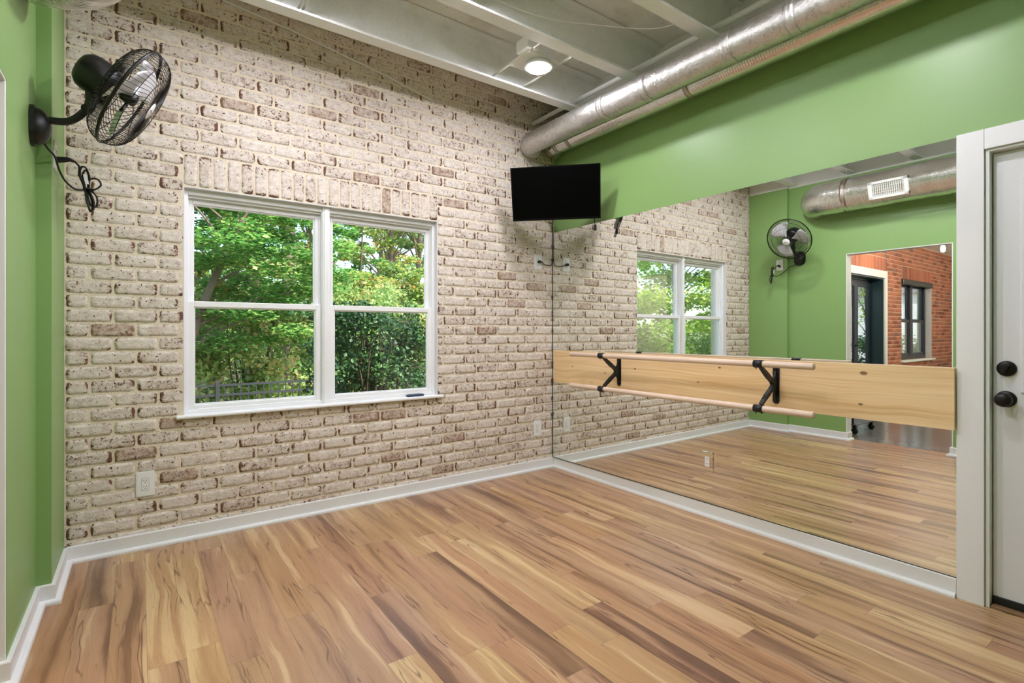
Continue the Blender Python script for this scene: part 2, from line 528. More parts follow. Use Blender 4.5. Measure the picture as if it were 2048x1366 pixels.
# ------------------------------------------------------------------ mesh helpers
class MB:
    """collects shapes into one mesh"""
    def __init__(s):
        s.v, s.f, s.mi, s.sm = [], [], [], []

    def add(s, vs, fs, mi=0, smooth=False):
        b = len(s.v)
        s.v += [tuple(map(float, p)) for p in vs]
        for f in fs:
            s.f.append(tuple(b + i for i in f))
            s.mi.append(mi)
            s.sm.append(smooth)
        return s

    def box(s, a, b, mi=0, bev=0.0, rot=None, piv=None):
        x0, y0, z0 = (min(a[i], b[i]) for i in range(3))
        x1, y1, z1 = (max(a[i], b[i]) for i in range(3))
        if bev <= 0:
            vs = [(x, y, z) for z in (z0, z1) for y in (y0, y1) for x in (x0, x1)]
            fs = [(0, 2, 3, 1), (4, 5, 7, 6), (0, 1, 5, 4), (2, 6, 7, 3), (0, 4, 6, 2), (1, 3, 7, 5)]
        else:
            bm = bmesh.new()
            bmesh.ops.create_cube(bm, size=1)
            bmesh.ops.scale(bm, vec=(x1 - x0, y1 - y0, z1 - z0), verts=bm.verts)
            bmesh.ops.bevel(bm, geom=bm.edges[:], offset=min(bev, .45 * min(x1 - x0, y1 - y0, z1 - z0)), segments=2, profile=0.5, affect='EDGES')
            bmesh.ops.translate(bm, vec=((x0 + x1) / 2, (y0 + y1) / 2, (z0 + z1) / 2), verts=bm.verts)
            bm.verts.index_update()
            vs = [tuple(v.co) for v in bm.verts]
            fs = [tuple(v.index for v in f.verts) for f in bm.faces]
            bm.free()
        if rot is not None:
            pv = Vector(piv) if piv is not None else Vector(((x0 + x1) / 2, (y0 + y1) / 2, (z0 + z1) / 2))
            vs = [tuple(rot @ (Vector(p) - pv) + pv) for p in vs]
        return s.add(vs, fs, mi)

    def tube(s, pts, r, n=10, mi=0, caps=True, closed=False, radii=None):
        P = [Vector(p) for p in pts]
        m = len(P)
        vs, fs = [], []
        up = None
        for i in range(m):
            if closed:
                tn = (P[(i + 1) % m] - P[i - 1])
            else:
                tn = P[min(i + 1, m - 1)] - P[max(i - 1, 0)]
            tn.normalize()
            if up is None:
                up = Vector((0, 0, 1)) if abs(tn.z) < 0.9 else Vector((1, 0, 0))
            a = up - tn * up.dot(tn)
            if a.length < 1e-6:
                a = tn.orthogonal()
            a.normalize()
            up = a
            b = tn.cross(a)
            rr = radii[i] if radii else r
            for k in range(n):
                an = 2 * PI * k / n
                vs.append(P[i] + (a * math.cos(an) + b * math.sin(an)) * rr)
        rng = m if closed else m - 1
        for i in range(rng):
            j = (i + 1) % m
            for k in range(n):
                l = (k + 1) % n
                fs.append((i * n + k, i * n + l, j * n + l, j * n + k))
        s.add(vs, fs, mi, True)
        if caps and not closed:
            b0 = len(s.v) - len(vs)
            s.f.append(tuple(b0 + k for k in range(n)))
            s.mi.append(mi)
            s.sm.append(False)
            s.f.append(tuple(b0 + (m - 1) * n + n - 1 - k for k in range(n)))
            s.mi.append(mi)
            s.sm.append(False)
        return s

    def lathe(s, prof, n=32, mat=None, mi=0, smooth=True, caps=True):
        """prof: list of (r, h); spun around local z; mat places it"""
        mat = mat or Matrix()
        vs, fs = [], []
        m = len(prof)
        for (r, h) in prof:
            for k in range(n):
                an = 2 * PI * k / n
                vs.append(mat @ Vector((r * math.cos(an), r * math.sin(an), h)))
        for i in range(m - 1):
            for k in range(n):
                l = (k + 1) % n
                fs.append((i * n + k, i * n + l, (i + 1) * n + l, (i + 1) * n + k))
        s.add(vs, fs, mi, smooth)
        b0 = len(s.v) - len(vs)
        if caps:
            if prof[0][0] > 1e-5:
                s.f.append(tuple(b0 + n - 1 - k for k in range(n)))
                s.mi.append(mi)
                s.sm.append(False)
            if prof[-1][0] > 1e-5:
                s.f.append(tuple(b0 + (m - 1) * n + k for k in range(n)))
                s.mi.append(mi)
                s.sm.append(False)
        return s

    def prism(s, poly, h0, h1, place, mi=0, smooth=False):
        """poly in local (a,b), extruded along c from h0 to h1; place(a,b,c) -> world"""
        n = len(poly)
        vs = [place(a, b, h0) for a, b in poly] + [place(a, b, h1) for a, b in poly]
        fs = [tuple(range(n - 1, -1, -1)), tuple(range(n, 2 * n))]
        fs += [(i, (i + 1) % n, n + (i + 1) % n, n + i) for i in range(n)]
        return s.add(vs, fs, mi, smooth)

    def build(s, name, mats, parent=None, kind=None, auto=None):
        me = bpy.data.meshes.new(name)
        me.from_pydata(s.v, [], s.f)
        if not isinstance(mats, (list, tuple)):
            mats = [mats]
        for m in mats:
            me.materials.append(m)
        me.polygons.foreach_set('material_index', s.mi)
        me.polygons.foreach_set('use_smooth', s.sm)
        bm = bmesh.new()
        bm.from_mesh(me)
        bmesh.ops.recalc_face_normals(bm, faces=bm.faces)
        bm.to_mesh(me)
        bm.free()
        me.update()
        o = bpy.data.objects.new(name, me)
        COL.objects.link(o)
        if parent:
            o.parent = parent
            o.matrix_parent_inverse = Matrix.Translation(parent.location).inverted()
        if kind:
            o['kind'] = kind
        return o


def tag(o, label=None, cat=None, group=None, kind=None):
    if label:
        o['label'] = label
    if cat:
        o['category'] = cat
    if group:
        o['group'] = group
    if kind:
        o['kind'] = kind
    return o


def empty(name, loc, label=None, cat=None, group=None, kind=None):
    o = bpy.data.objects.new(name, None)
    o.empty_display_size = 0.1
    COL.objects.link(o)
    o.location = loc
    return tag(o, label, cat, group, kind)


def copy_thing(root, delta, label=None):
    r = root.copy()
    COL.objects.link(r)
    r.location = Vector(root.location) + Vector(delta)
    if label:
        r['label'] = label
    for ch in root.children:
        c = ch.copy()
        COL.objects.link(c)
        c.parent = r
        c.matrix_parent_inverse = ch.matrix_parent_inverse.copy()
        for g in ch.children:
            d = g.copy()
            COL.objects.link(d)
            d.parent = c
            d.matrix_parent_inverse = g.matrix_parent_inverse.copy()
    return r


def smoothpath(pts, k=8):
    """Catmull-Rom through the points"""
    P = [Vector(p) for p in pts]
    P = [P[0] * 2 - P[1]] + P + [P[-1] * 2 - P[-2]]
    out = []
    for i in range(1, len(P) - 2):
        for j in range(k):
            u = j / k
            a, b, c, d = P[i - 1], P[i], P[i + 1], P[i + 2]
            out.append(0.5 * ((2 * b) + (c - a) * u + (2 * a - 5 * b + 4 * c - d) * u * u + (3 * b - a - 3 * c + d) * u ** 3))
    out.append(P[-2])
    return out


def axis_mat(origin, z, xhint=(0, 0, 1)):
    z = Vector(z).normalized()
    x = Vector(xhint)
    x = (x - z * x.dot(z))
    if x.length < 1e-4:
        x = z.orthogonal()
    x.normalize()
    y = z.cross(x)
    m = Matrix((x, y, z)).transposed().to_4x4()
    m.translation = Vector(origin)
    return m


# ------------------------------------------------------------------ dimensions
XP, XW = -3.391, -3.444          # pilaster face and recessed left wall face
YJ = -0.482                      # where the pilaster ends
OP0, OP1, OPZ = -1.113, -2.063, 2.110   # opening in the left wall
WX0, WX1, WZ0, WZ1 = -2.860, -1.187, 0.717, 2.089   # window in the brick wall
DY0, DY1, DZ = -2.980, -3.918, 2.045    # door opening in the right wall
YF = -4.65                       # wall behind the camera
ZC = 3.30                        # ceiling deck
ZG = 2.985                       # top of the green paint

# ------------------------------------------------------------------ floor and ceiling
mb = MB().box((-3.56, YF - .1, -0.12), (0.15, 0.22, 0.0))
mb.build('floor', M['floor'], kind='structure')
mb = MB().box((-3.56, YF - .1, ZC), (0.15, 0.22, ZC + .15))
# seams of the deck boards
mb.build('ceiling', M['deck'], kind='structure')


# ------------------------------------------------------------------ brick walls
def brick_wall(name, rects, body, mats, seed, fine=True, depth=0.0):
    """rects: list of (x0,x1,z0,z1) brick faces in the plane y=0; body: boxes of mortar"""
    rng = random.Random(seed)
    vs, fs, uvs, cols = [], [], [], []
    for (x0, x1, z0, z1) in rects:
        hx, hz = (x1 - x0) / 2, (z1 - z0) / 2
        cx, cz = (x0 + x1) / 2, (z0 + z1) / 2
        r = rng.random()
        yo = rng.uniform(-0.0025, 0.0015)
        if fine:
            nx = max(4, int(round(hx * 2 / 0.018)))
            nz = max(3, int(round(hz * 2 / 0.018)))
            e = 0.0026
            ss = [-1, -1 + e / hx] + [-1 + e / hx + (2 - 2 * e / hx) * i / nx for i in range(1, nx)] + [1 - e / hx, 1]
            ts = [-1, -1 + e / hz] + [-1 + e / hz + (2 - 2 * e / hz) * i / nz for i in range(1, nz)] + [1 - e / hz, 1]
        else:
            ss = [-1, -0.96, 0.96, 1]
            ts = [-1, -0.9, 0.9, 1]
        ns, nt = len(ss), len(ts)
        amp = 0.0026 if fine else 0.001
        wt = [rng.uniform(-amp, amp) for _ in range(ns)]
        wb = [rng.uniform(-amp, amp) for _ in range(ns)]
        wl = [rng.uniform(-amp, amp) for _ in range(nt)]
        wr = [rng.uniform(-amp, amp) for _ in range(nt)]
        b = len(vs)
        for j, tt in enumerate(ts):
            for i, sv in enumerate(ss):
                # pull the corners in for a tumbled outline
                cr = max(0, abs(sv) * hx - (hx - 0.014)) / 0.014 * max(0, abs(tt) * hz - (hz - 0.014)) / 0.014
                k = 1 - cr * 0.075
                ll = sv * hx - (0.0045 * cr * (1 if sv > 0 else -1) if fine else 0)
                zz = tt * hz - (0.0045 * cr * (1 if tt > 0 else -1) if fine else 0)
                fr = abs(sv) ** 6
                ll += (wr[j] if sv > 0 else wl[j]) * fr
                zz += (wt[i] if tt > 0 else wb[i]) * abs(tt) ** 4
                rim = (i in (0, ns - 1)) or (j in (0, nt - 1))
                y = 0.0046 if rim else yo + (rng.uniform(-.0007, .0007) if fine else 0)
                vs.append((cx + ll, y, cz + zz))
                uvs.append((sv * hx, tt * hz))
                cols.append((r, hx * 5, hz * 5, 1))
        for j in range(nt - 1):
            for i in range(ns - 1):
                a = b + j * ns + i
                fs.append((a, a + 1, a + ns + 1, a + ns))
    nb = len(fs)
    m2 = MB()
    for bx in body:
        m2.box(*bx)
    off = len(vs)
    vs += m2.v
    fs2 = [tuple(off + i for i in f) for f in m2.f]
    uvs += [(0, 0)] * len(m2.v)
    cols += [(0.5, 1, 1, 1)] * len(m2.v)
    me = bpy.data.meshes.new(name)
    me.from_pydata(vs, [], fs + fs2)
    me.materials.append(mats[0])
    me.materials.append(mats[1])
    me.polygons.foreach_set('material_index', [0] * nb + [1] * len(fs2))
    me.polygons.foreach_set('use_smooth', [True] * nb + [False] * len(fs2))
    li = np.empty(len(me.loops), dtype=np.int32)
    me.loops.foreach_get('vertex_index', li)
    uvl = me.uv_layers.new(name='bl')
    uvl.data.foreach_set('uv', np.array(uvs, dtype=np.float32)[li].ravel())
    ca = me.attributes.new('bc', 'FLOAT_COLOR', 'POINT')
    ca.data.foreach_set('color', np.array(cols, dtype=np.float32).ravel())
    me.update()
    o = bpy.data.objects.new(name, me)
    COL.objects.link(o)
    o['kind'] = 'structure'
    return o


def cut(rects, hx0, hx1, hz0, hz1, g=0.0):
    """trim bricks by an opening"""
    out = []
    for (x0, x1, z0, z1) in rects:
        zc = (z0 + z1) / 2
        if not (hz0 < zc < hz1) or x1 <= hx0 or x0 >= hx1:
            out.append((x0, x1, z0, z1))
            continue
        if x0 < hx0 - 0.02:
            out.append((x0, hx0 - g, z0, z1))
        if x1 > hx1 + 0.02:
            out.append((hx1 + g, x1, z0, z1))
    return out


BL, BH, BJ = 0.2045, 0.0776, 0.0102
rects = []
for k in range(-9, 35):
    z0 = 0.6556 + k * BH + BJ / 2
    z1 = 0.6556 + (k + 1) * BH - BJ / 2
    if z1 < 0.0:
        continue
    xo = XP + 0.006 + (0 if k % 2 == 0 else -BL / 2)
    n = 0
    while True:
        x0 = xo + n * BL
        n += 1
        if x0 > -0.03:
            break
        x1 = min(x0 + BL - BJ, -0.006)
        x0 = max(x0, XP + 0.006)
        if x1 - x0 > 0.02:
            rects.append((x0, x1, z0, max(z0 + .02, z1)))
rects = cut(rects, WX0 + .004, WX1 - .004, WZ0 - .045, 2.280, 0.004)
# soldier course over the window
ns = 22
sw = (WX1 - WX0 + 0.004) / ns
for i in range(ns):
    x0 = WX0 - 0.002 + i * sw
    rects.append((x0 + BJ / 2, x0 + sw - BJ / 2, 2.095, 2.285 - BJ / 2))
# cut bricks right under the sill
for i in range(9):
    x0 = WX0 + i * BL - .06
    a, b = max(x0 + BJ / 2, WX0 - .001), min(x0 + BL - BJ / 2, WX1)
    if b - a > .03:
        rects.append((a, b, 0.6556 + BJ / 2, 0.714))
body = [((XP - .08, 0.0022, -.1), (WX0, 0.21, ZC)), ((WX1, 0.0022, -.1), (0.15, 0.21, ZC)),
        ((WX0, 0.0022, -.1), (WX1, 0.21, WZ0)), ((WX0, 0.0022, WZ1), (WX1, 0.21, ZC))]
brick_wall('wall_back', rects, body, [M['whitewash'], M['mortar']], 5)

# ------------------------------------------------------------------ plain walls
mb = MB()
# right wall with the door opening: green below, white rim board above
for (a, b, z0, z1) in [(0.21, DY0, 0, ZG), (DY1, YF - .1, 0, ZG), (DY0, DY1, DZ, ZG)]:
    mb.box((0, a, z0), (0.15, b, z1), 0)
mb.box((0, 0.21, ZG), (0.15, YF - .1, ZC), 1)
mb.build('wall_right', [M['green'], M['white_wall']], kind='structure')

mb = MB()
mb.box((XP, 0.0, 0), (XW - .116, YJ, ZG), 0)
mb.box((XW, YJ, 0), (XW - .116, OP0, ZG), 0)
mb.box((XW, OP1, 0), (XW - .116, YF - .1, ZG), 0)
mb.box((XW, OP0, OPZ), (XW - .116, OP1, ZG), 0)
mb.box((XP, 0.0, ZG), (XW - .116, YJ, ZC), 1)
mb.box((XW, YJ, ZG), (XW - .116, YF - .1, ZC), 1)
mb.build('wall_left', [M['green'], M['white_wall']], kind='structure')

MB().box((-3.56, YF, 0), (0.15, YF - .1, ZC)).build('wall_front', M['green'], kind='structure')

# white painted returns of the opening
mb = MB()
mb.box((XW - .001, OP0 + .001, 0), (XW - .117, OP0 - .010, OPZ), 0, .003)
mb.box((XW - .001, OP1 - .001, 0), (XW - .117, OP1 + .010, OPZ), 0, .003)
mb.box((XW - .001, OP0, OPZ - .010), (XW - .117, OP1, OPZ + .001), 0, .003)
mb.build('trim_1', M['white_trim'], kind='structure')


# ------------------------------------------------------------------ baseboards
def base_run(mb, path):
    """path: xy points on the wall faces, room on the left-hand side"""
    prof = [(0, 0), (.036, 0), (.036, .010), (.033, .016), (.027, .0195), (.014, .021), (.014, .083), (.0115, .0876), (0, .0876)]
    P = [Vector((x, y)) for x, y in path]
    n = len(P)
    rings = []
    for i in range(n):
        d0 = (P[i] - P[i - 1]).normalized() if i > 0 else (P[1] - P[0]).normalized()
        d1 = (P[i + 1] - P[i]).normalized() if i < n - 1 else d0
        n0, n1 = Vector((-d0.y, d0.x)), Vector((-d1.y, d1.x))
        mt = (n0 + n1)
        mt = mt / max(1e-6, mt.dot(n1))
        rings.append([(P[i].x + mt.x * a, P[i].y + mt.y * a, z) for a, z in prof])
    m = len(prof)
    vs = [v for r in rings for v in r]
    fs = []
    for i in range(n - 1):
        for k in range(m):
            l = (k + 1) % m
            fs.append((i * m + k, i * m + l, (i + 1) * m + l, (i + 1) * m + k))
    fs.append(tuple(range(m)))
    fs.append(tuple((n - 1) * m + m - 1 - k for k in range(m)))
    mb.add(vs, fs)


mb = MB()
base_run(mb, [(0, 0), (XP, 0)])
mb.build('baseboard_back', M['white_trim'], kind='structure')
mb = MB()
base_run(mb, [(0, -2.879), (0, 0)])
base_run(mb, [(0, YF), (0, -4.02)])
mb.build('baseboard_right', M['white_trim'], kind='structure')
mb = MB()
base_run(mb, [(XP, 0), (XP, YJ), (XW, YJ), (XW, OP0 - .010), (XW - .105, OP0 - .010)])
base_run(mb, [(XW - .105, OP1 + .010), (XW, OP1 + .010), (XW, YF)])
mb.build('baseboard_left', M['white_trim'], kind='structure')


# ------------------------------------------------------------------ window in the whitewashed wall
def frame_ring(mb, x0, x1, z0, z1, w, y0, y1, bev=.003, wt=None, wb=None):
    wt = w if wt is None else wt
    wb = w if wb is None else wb
    mb.box((x0, y0, z0), (x0 + w, y1, z1), 0, bev)
    mb.box((x1 - w, y0, z0), (x1, y1, z1), 0, bev)
    mb.box((x0 + w - .001, y0 + .0004, z1 - wt), (x1 - w + .001, y1 - .0004, z1), 0, bev)
    mb.box((x0 + w - .001, y0 + .0004, z0), (x1 - w + .001, y1 - .0004, z0 + wb), 0, bev)


win = empty('window_1', ((WX0 + WX1) / 2, 0.08, WZ0), 'white double window of two vertical sliding units in whitewashed brick wall', None, None, 'structure')
mb = MB()
frame_ring(mb, WX0 + .002, -2.030, WZ0 + .02, WZ1 - .004, .026, .040, .150, .003, .034, .02)
frame_ring(mb, -2.030, WX1 - .002, WZ0 + .02, WZ1 - .004, .026, .040, .150, .003, .034, .02)
# stops of the sash tracks
for (a, b) in [(WX0 + .026, -2.054), (-2.006, WX1 - .026)]:
    mb.box((a, .078, WZ0 + .03), (a + .008, .084, WZ1 - .03), 0, .001)
    mb.box((b - .008, .078, WZ0 + .03), (b, .084, WZ1 - .03), 0, .001)
    mb.box((a, .060, WZ1 - .052), (b, .076, WZ1 - .034), 0, .002)
mb.build('frame', M['vinyl'], win)
mb = MB().box((-2.052, .030, WZ0 + .02), (-2.002, .048, WZ1 - .004), 0, .004)
mb.box((-2.043, .024, WZ0 + .02), (-2.011, .032, WZ1 - .004), 0, .003)
mb.build('mullion', M['vinyl'], win)


def sash(x0, x1, z0, z1, y0, y1, w, wt, wb):
    mb = MB()
    frame_ring(mb, x0, x1, z0, z1, w, y0, y1, .004, wt, wb)
    # glazing bead
    frame_ring(mb, x0 + w - .002, x1 - w + .002, z0 + wb - .002, z1 - wt + .002, .009, y0 + .008, y1 - .006, .002)
    s = mb.build('sash', M['vinyl'], win)
    g = MB().box((x0 + w + .004, (y0 + y1) / 2, z0 + wb + .004), (x1 - w - .004, (y0 + y1) / 2 + .004, z1 - wt - .004))
    g = g.build('pane', M['glass'], s)
    return s


for (a, b) in [(WX0 + .024, -2.058), (-2.001, WX1 - .026)]:
    sash(a, b, 1.375, 2.053, .086, .120, .031, .046, .034)
    lo = sash(a, b, .738, 1.414, .048, .082, .034, .036, .048)
    mb = MB().box((a + .05, .040, .752), (b - .05, .049, .762), 0, .003)
    mb.build('lift_rail', M['vinyl'], lo)
# stool
mb = MB().box((-2.897, -.034, .716), (-1.148, .001, .7375), 0, .008)
mb.box((WX0 + .002, -.001, .716), (WX1 - .002, .150, .7375), 0, .002)
mb.build('sill', M['vinyl'], win)
# painted caulk of the brick reveal
mb = MB()
mb.box((WX0 + .0005, .002, WZ1 - .006), (WX1 - .0005, .045, WZ1 + .0005), 0, .002)
mb.box((WX1 - .006, .002, WZ0 + .02), (WX1 + .0005, .045, WZ1), 0, .002)
mb.box((WX0 - .0005, .002, WZ0 + .02), (WX0 + .006, .045, WZ1), 0, .002)
mb.build('caulk', M['caulk'], win)


# ------------------------------------------------------------------ door in the right wall
door = empty('door_1', (0.02, (DY0 + DY1) / 2, 0), 'white panelled door with black knob at right end of mirror wall', None, None, 'structure')
mb = MB()
mb.box((-.018, -2.881, 0), (0, -2.978, 2.134), 0, .002)
mb.box((-.018, -3.920, 0), (0, -4.017, 2.134), 0, .002)
mb.box((-.018, -2.9785, 2.043), (0, -3.9195, 2.134), 0, .002)
mb.build('casing', M['white_trim'], door)
mb = MB()
mb.box((-.006, DY0, 0), (.15, DY0 - .014, DZ), 0, .001)
mb.box((-.006, DY1, 0), (.15, DY1 + .014, DZ), 0, .001)
mb.box((-.0055, DY0 - .013, DZ - .014), (.15, DY1 + .013, DZ), 0, .001)
mb.box((.080, DY0 - .013, 0), (.150, DY0 - .026, DZ - .013), 0, .001)
mb.box((.080, DY1 + .013, 0), (.150, DY1 + .026, DZ - .013), 0, .001)
mb.build('jamb', M['white_trim'], door)
mb = MB()
mb.box((.036, -2.998, .045), (.078, -3.900, DZ - .019), 0, .002)
slab = mb.build('slab', M['door_white'], door)


def raised_panel(y0, y1, z0, z1):
    mb = MB()
    fr = .020
    for (a, b, c, d) in [(y0, y0 - fr, z0, z1), (y1 + fr, y1, z0, z1)]:
        mb.box((.0375, a, c), (.028, b, d), 0, .004)
    mb.box((.0375, y0 - fr + .001, z1 - fr), (.028, y1 + fr - .001, z1), 0, .004)
    mb.box((.0375, y0 - fr + .001, z0), (.028, y1 + fr - .001, z0 + fr), 0, .004)
    mb.box((.0375, y0 - .045, z0 + .045), (.031, y1 + .045, z1 - .045), 0, .004)
    mb.build('panel', M['door_white'], slab)


raised_panel(-3.088, -3.416, .962, 1.905)
raised_panel(-3.488, -3.816, .962, 1.905)
raised_panel(-3.110, -3.416, .25, .77)
raised_panel(-3.488, -3.794, .25, .77)
MB().box((.028, -2.998, .013), (.079, -3.900, .047), 0, .003).build('sweep', M['rubber'], door)
MB().box((-.004, -2.995, 0), (.14, -3.903, .0125), 0, .004).build('threshold', plain('tan_threshold', (128, 98, 66), .5), door)
mX = axis_mat((.037, -3.041, .931), (-1, 0, 0))
mb = MB().lathe([(.001, .0), (.036, .0), (.036, .004), (.030, .009), (.014, .012), (.012, .030), (.016, .036), (.026, .042), (.031, .052), (.030, .062), (.023, .070), (.008, .073), (.0008, .0735)], 32, mX)
mb.build('knob', M['bronze'], door)
mX = axis_mat((.037, -3.043, 1.066), (-1, 0, 0))
mb = MB().lathe([(.001, .0), (.034, .0), (.034, .005), (.031, .012), (.022, .015), (.0008, .0155)], 32, mX)
mb.box((.022, -3.050, 1.046), (.004, -3.036, 1.086), 0, .003, Matrix.Rotation(R(25), 3, 'X'))
mb.build('deadbolt', M['bronze'], door)

# ------------------------------------------------------------------ mirror, board and barre
MT = 0.0051
mx0, mx1 = -.022, -.022 + math.tan(MT) * 2.88
y0, y1, z0, z1 = -.0068, -2.8795, .0890, 2.1268
mb = MB()
vs = [(mx0, y0, z0), (mx1, y1, z0), (mx1, y1, z1), (mx0, y0, z1)]
mb.add(vs, [(0, 1, 2, 3)], 0)
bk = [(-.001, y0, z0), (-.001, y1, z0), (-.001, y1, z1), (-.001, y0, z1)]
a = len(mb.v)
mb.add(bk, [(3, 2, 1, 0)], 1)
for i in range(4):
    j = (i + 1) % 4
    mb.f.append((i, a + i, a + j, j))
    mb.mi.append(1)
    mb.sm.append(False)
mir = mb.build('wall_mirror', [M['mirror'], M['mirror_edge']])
MB().box((-.0245, -.0012, z0), (-.001, -.0070, z1), 0).build('edge_and_seam_shade', M['mirror_edge'], mir)  # dark strip standing in for the seam shadow between brick and mirror
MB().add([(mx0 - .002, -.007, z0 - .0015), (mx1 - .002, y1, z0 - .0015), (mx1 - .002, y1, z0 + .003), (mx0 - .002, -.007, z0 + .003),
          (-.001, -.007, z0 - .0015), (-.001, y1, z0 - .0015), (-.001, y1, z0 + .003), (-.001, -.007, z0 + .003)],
         [(0, 1, 2, 3), (7, 6, 5, 4), (0, 4, 5, 1), (3, 2, 6, 7), (0, 3, 7, 4), (1, 5, 6, 2)]).build('edge_and_seam_shade', M['mirror_edge'], mir)
tag(mir, 'large mirror covering green wall between corner and door', 'mirror')

mb = MB().box((-.0225, -.0385, .775), (-.041, -2.8800, 1.0615), 0, .0015)
board = tag(mb.build('backer_board', M['pine']), 'long knotty pine board fixed across the mirror behind the barre', 'board')

RX, RZ1, RZ0, RR = -.235, 1.047, .795, .0178
barre = empty('ballet_barre', (-.235, -1.42, .795), 'double pale wood ballet barre on black brackets mounted to pine board', 'ballet barre')
for z in (RZ1, RZ0):
    m = axis_mat((RX, -.480, z), (0, -1, 0))
    L = 1.876
    MB().lathe([(.0005, 0), (RR - .002, 0), (RR, .003), (RR, L - .003), (RR - .002, L), (.0005, L)], 28, m).build('rail', M['dowel'], barre)


def bracket(y):
    mb = MB()
    # wall plate with round ends
    poly = []
    for k in range(13):
        an = PI * k / 12
        poly.append((.019 * math.cos(an), 1.017 + .019 * math.sin(an)))
    for k in range(13):
        an = PI + PI * k / 12
        poly.append((.019 * math.cos(an), .825 + .019 * math.sin(an)))
    mb.prism(poly, -.041, -.048, lambda a, b, c: (c, y + a, b))
    # Y-shaped web: outline in the x-z plane
    out = [(-.048, 1.000), (-.058, .998), (-.066, .972), (-.085, .955), (-.14, .995), (-.205, 1.036),
           (-.212, 1.022), (-.150, .973), (-.108, .944), (-.088, .921), (-.108, .898), (-.150, .869), (-.212, .820),
           (-.205, .806), (-.14, .847), (-.085, .887), (-.066, .870), (-.058, .844), (-.048, .842)]
    mb.prism(out, -.006, .006, lambda a, b, c: (a, y + c, b))
    # flange along the outer edge of the arms
    edge = smoothpath([(-.214, y, 1.024), (-.150, y, .971), (-.106, y, .942), (-.088, y, .921), (-.106, y, .900), (-.150, y, .871), (-.214, y, .818)], 5)
    for i in range(len(edge) - 1):
        p, q = edge[i], edge[i + 1]
        d = (q - p).normalized()
        nrm = Vector((d.z, 0, -d.x)) * .003
        vs = []
        for pt in (p, q):
            for sy in (-.012, .012):
                for s2 in (-1, 1):
                    vs.append((pt.x + nrm.x * s2, y + sy, pt.z + nrm.z * s2))
        mb.add(vs, [(0, 1, 3, 2), (4, 6, 7, 5), (0, 4, 5, 1), (2, 3, 7, 6), (0, 2, 6, 4), (1, 5, 7, 3)])
    mb.box((-.046, y - .010, .868), (-.064, y + .010, .974), 0, .004)
    b = mb.build('bracket', M['black_metal'], barre)
    for z in (RZ1, RZ0):
        c = MB().lathe([(RR + .0006, -.026), (RR + .0045, -.026), (RR + .0045, .026), (RR + .0006, .026)], 28, axis_mat((RX, y, z), (0, -1, 0)), caps=False)
        for dy in (-.016, .016):
            c.lathe([(.0005, 0), (.0042, 0), (.0042, .006), (.0005, .007)], 10, axis_mat((RX, y + dy, z - RR - .0035), (0, 0, -1)))
        c.build('clamp', M['black_metal'], b)
    for z in (1.012, .829):
        MB().lathe([(.0005, 0), (.0095, 0), (.0095, .002), (.0070, .002), (.0070, .008), (.0005, .0085)], 6, axis_mat((-.0478, y, z), (-1, 0, 0)), smooth=False).build('bolt', M['black_metal'], b)


bracket(-.832)
bracket(-2.060)


# ------------------------------------------------------------------ electrical outlets
def rrect(w, h, r, n=5):
    pts = []
    for (sx, sy, a0) in [(1, 1, 0), (-1, 1, 90), (-1, -1, 180), (1, -1, 270)]:
        for k in range(n + 1):
            an = R(a0 + 90 * k / n)
            pts.append((sx * (w / 2 - r) + r * math.cos(an), sy * (h / 2 - r) + r * math.sin(an)))
    return pts


def outlet(origin, nrm, w, h, label, plate_mat=None, shift=0.0):
    """origin on the wall; nrm points into the room"""
    nv = Vector(nrm)
    rt = Vector((0, 0, 1)).cross(nv)        # to the right when looking at the plate
    O = Vector(origin)
    pl = lambda a, b, c: tuple(O + rt * a + Vector((0, 0, b)) + nv * c)
    e = empty('electrical_outlet', origin, label, 'outlet', 'electrical outlets')
    mb = MB()
    mb.prism(rrect(w, h, .004), 0.0, .004, pl)
    mb.prism(rrect(w - .006, h - .006, .004), .004, .0065, pl)
    for b in (h / 2 - .014, -h / 2 + .014):
        mb.prism([(.003 * math.cos(k * PI / 5) + shift, b + .003 * math.sin(k * PI / 5)) for k in range(10)], .0065, .0072, pl)
    mb.build('cover_plate', plate_mat or M['plate_white'], e)
    MB().prism([(a + shift, b) for a, b in rrect(.0358, .0698, .003)], .0064, .0067, pl).build('recess', M['grey_dark'], e)
    mb = MB().prism([(a + shift, b) for a, b in rrect(.034, .068, .003)], .0065, .0085, pl)
    mb.build('receptacle', M['plate_white'], e)
    mb = MB()
    for zc in (.017, -.017):
        mb.prism([(-.0065 + shift + a, zc + .004 + b) for a, b in rrect(.0022, .0085, .0008, 2)], .0084, .0092, pl)
        mb.prism([(.0065 + shift + a, zc + .004 + b) for a, b in rrect(.0022, .0070, .0008, 2)], .0084, .0092, pl)
        mb.prism([(shift + .0026 * math.cos(k * PI / 6), zc - .0075 + .0026 * math.sin(k * PI / 6)) for k in range(12)], .0084, .0092, pl)
    mb.build('slots', M['slot'], e)
    return e


outlet((-3.042, 0.0, .364), (0, -1, 0), .088, .140, 'white outlet low on whitewashed brick wall, left of the window')
outlet((-.1955, 0.0, .366), (0, -1, 0), .084, .137, 'white outlet low on brick wall beside the mirror corner')
outlet((-.1895, 0.0, 1.850), (0, -1, 0), .084, .128, 'white outlet high in corner under television with its cord plugged in')
outlet((XP, -.393, 2.052), (1, 0, 0), .080, .130, 'white outlet on green pilaster with the fan cord plugged in')
outlet((-.0145, -1.5855, .367), (-1, 0, 0), .091, .128, 'outlet with mirrored cover plate set in lower part of mirror', M['mirror'], .004)

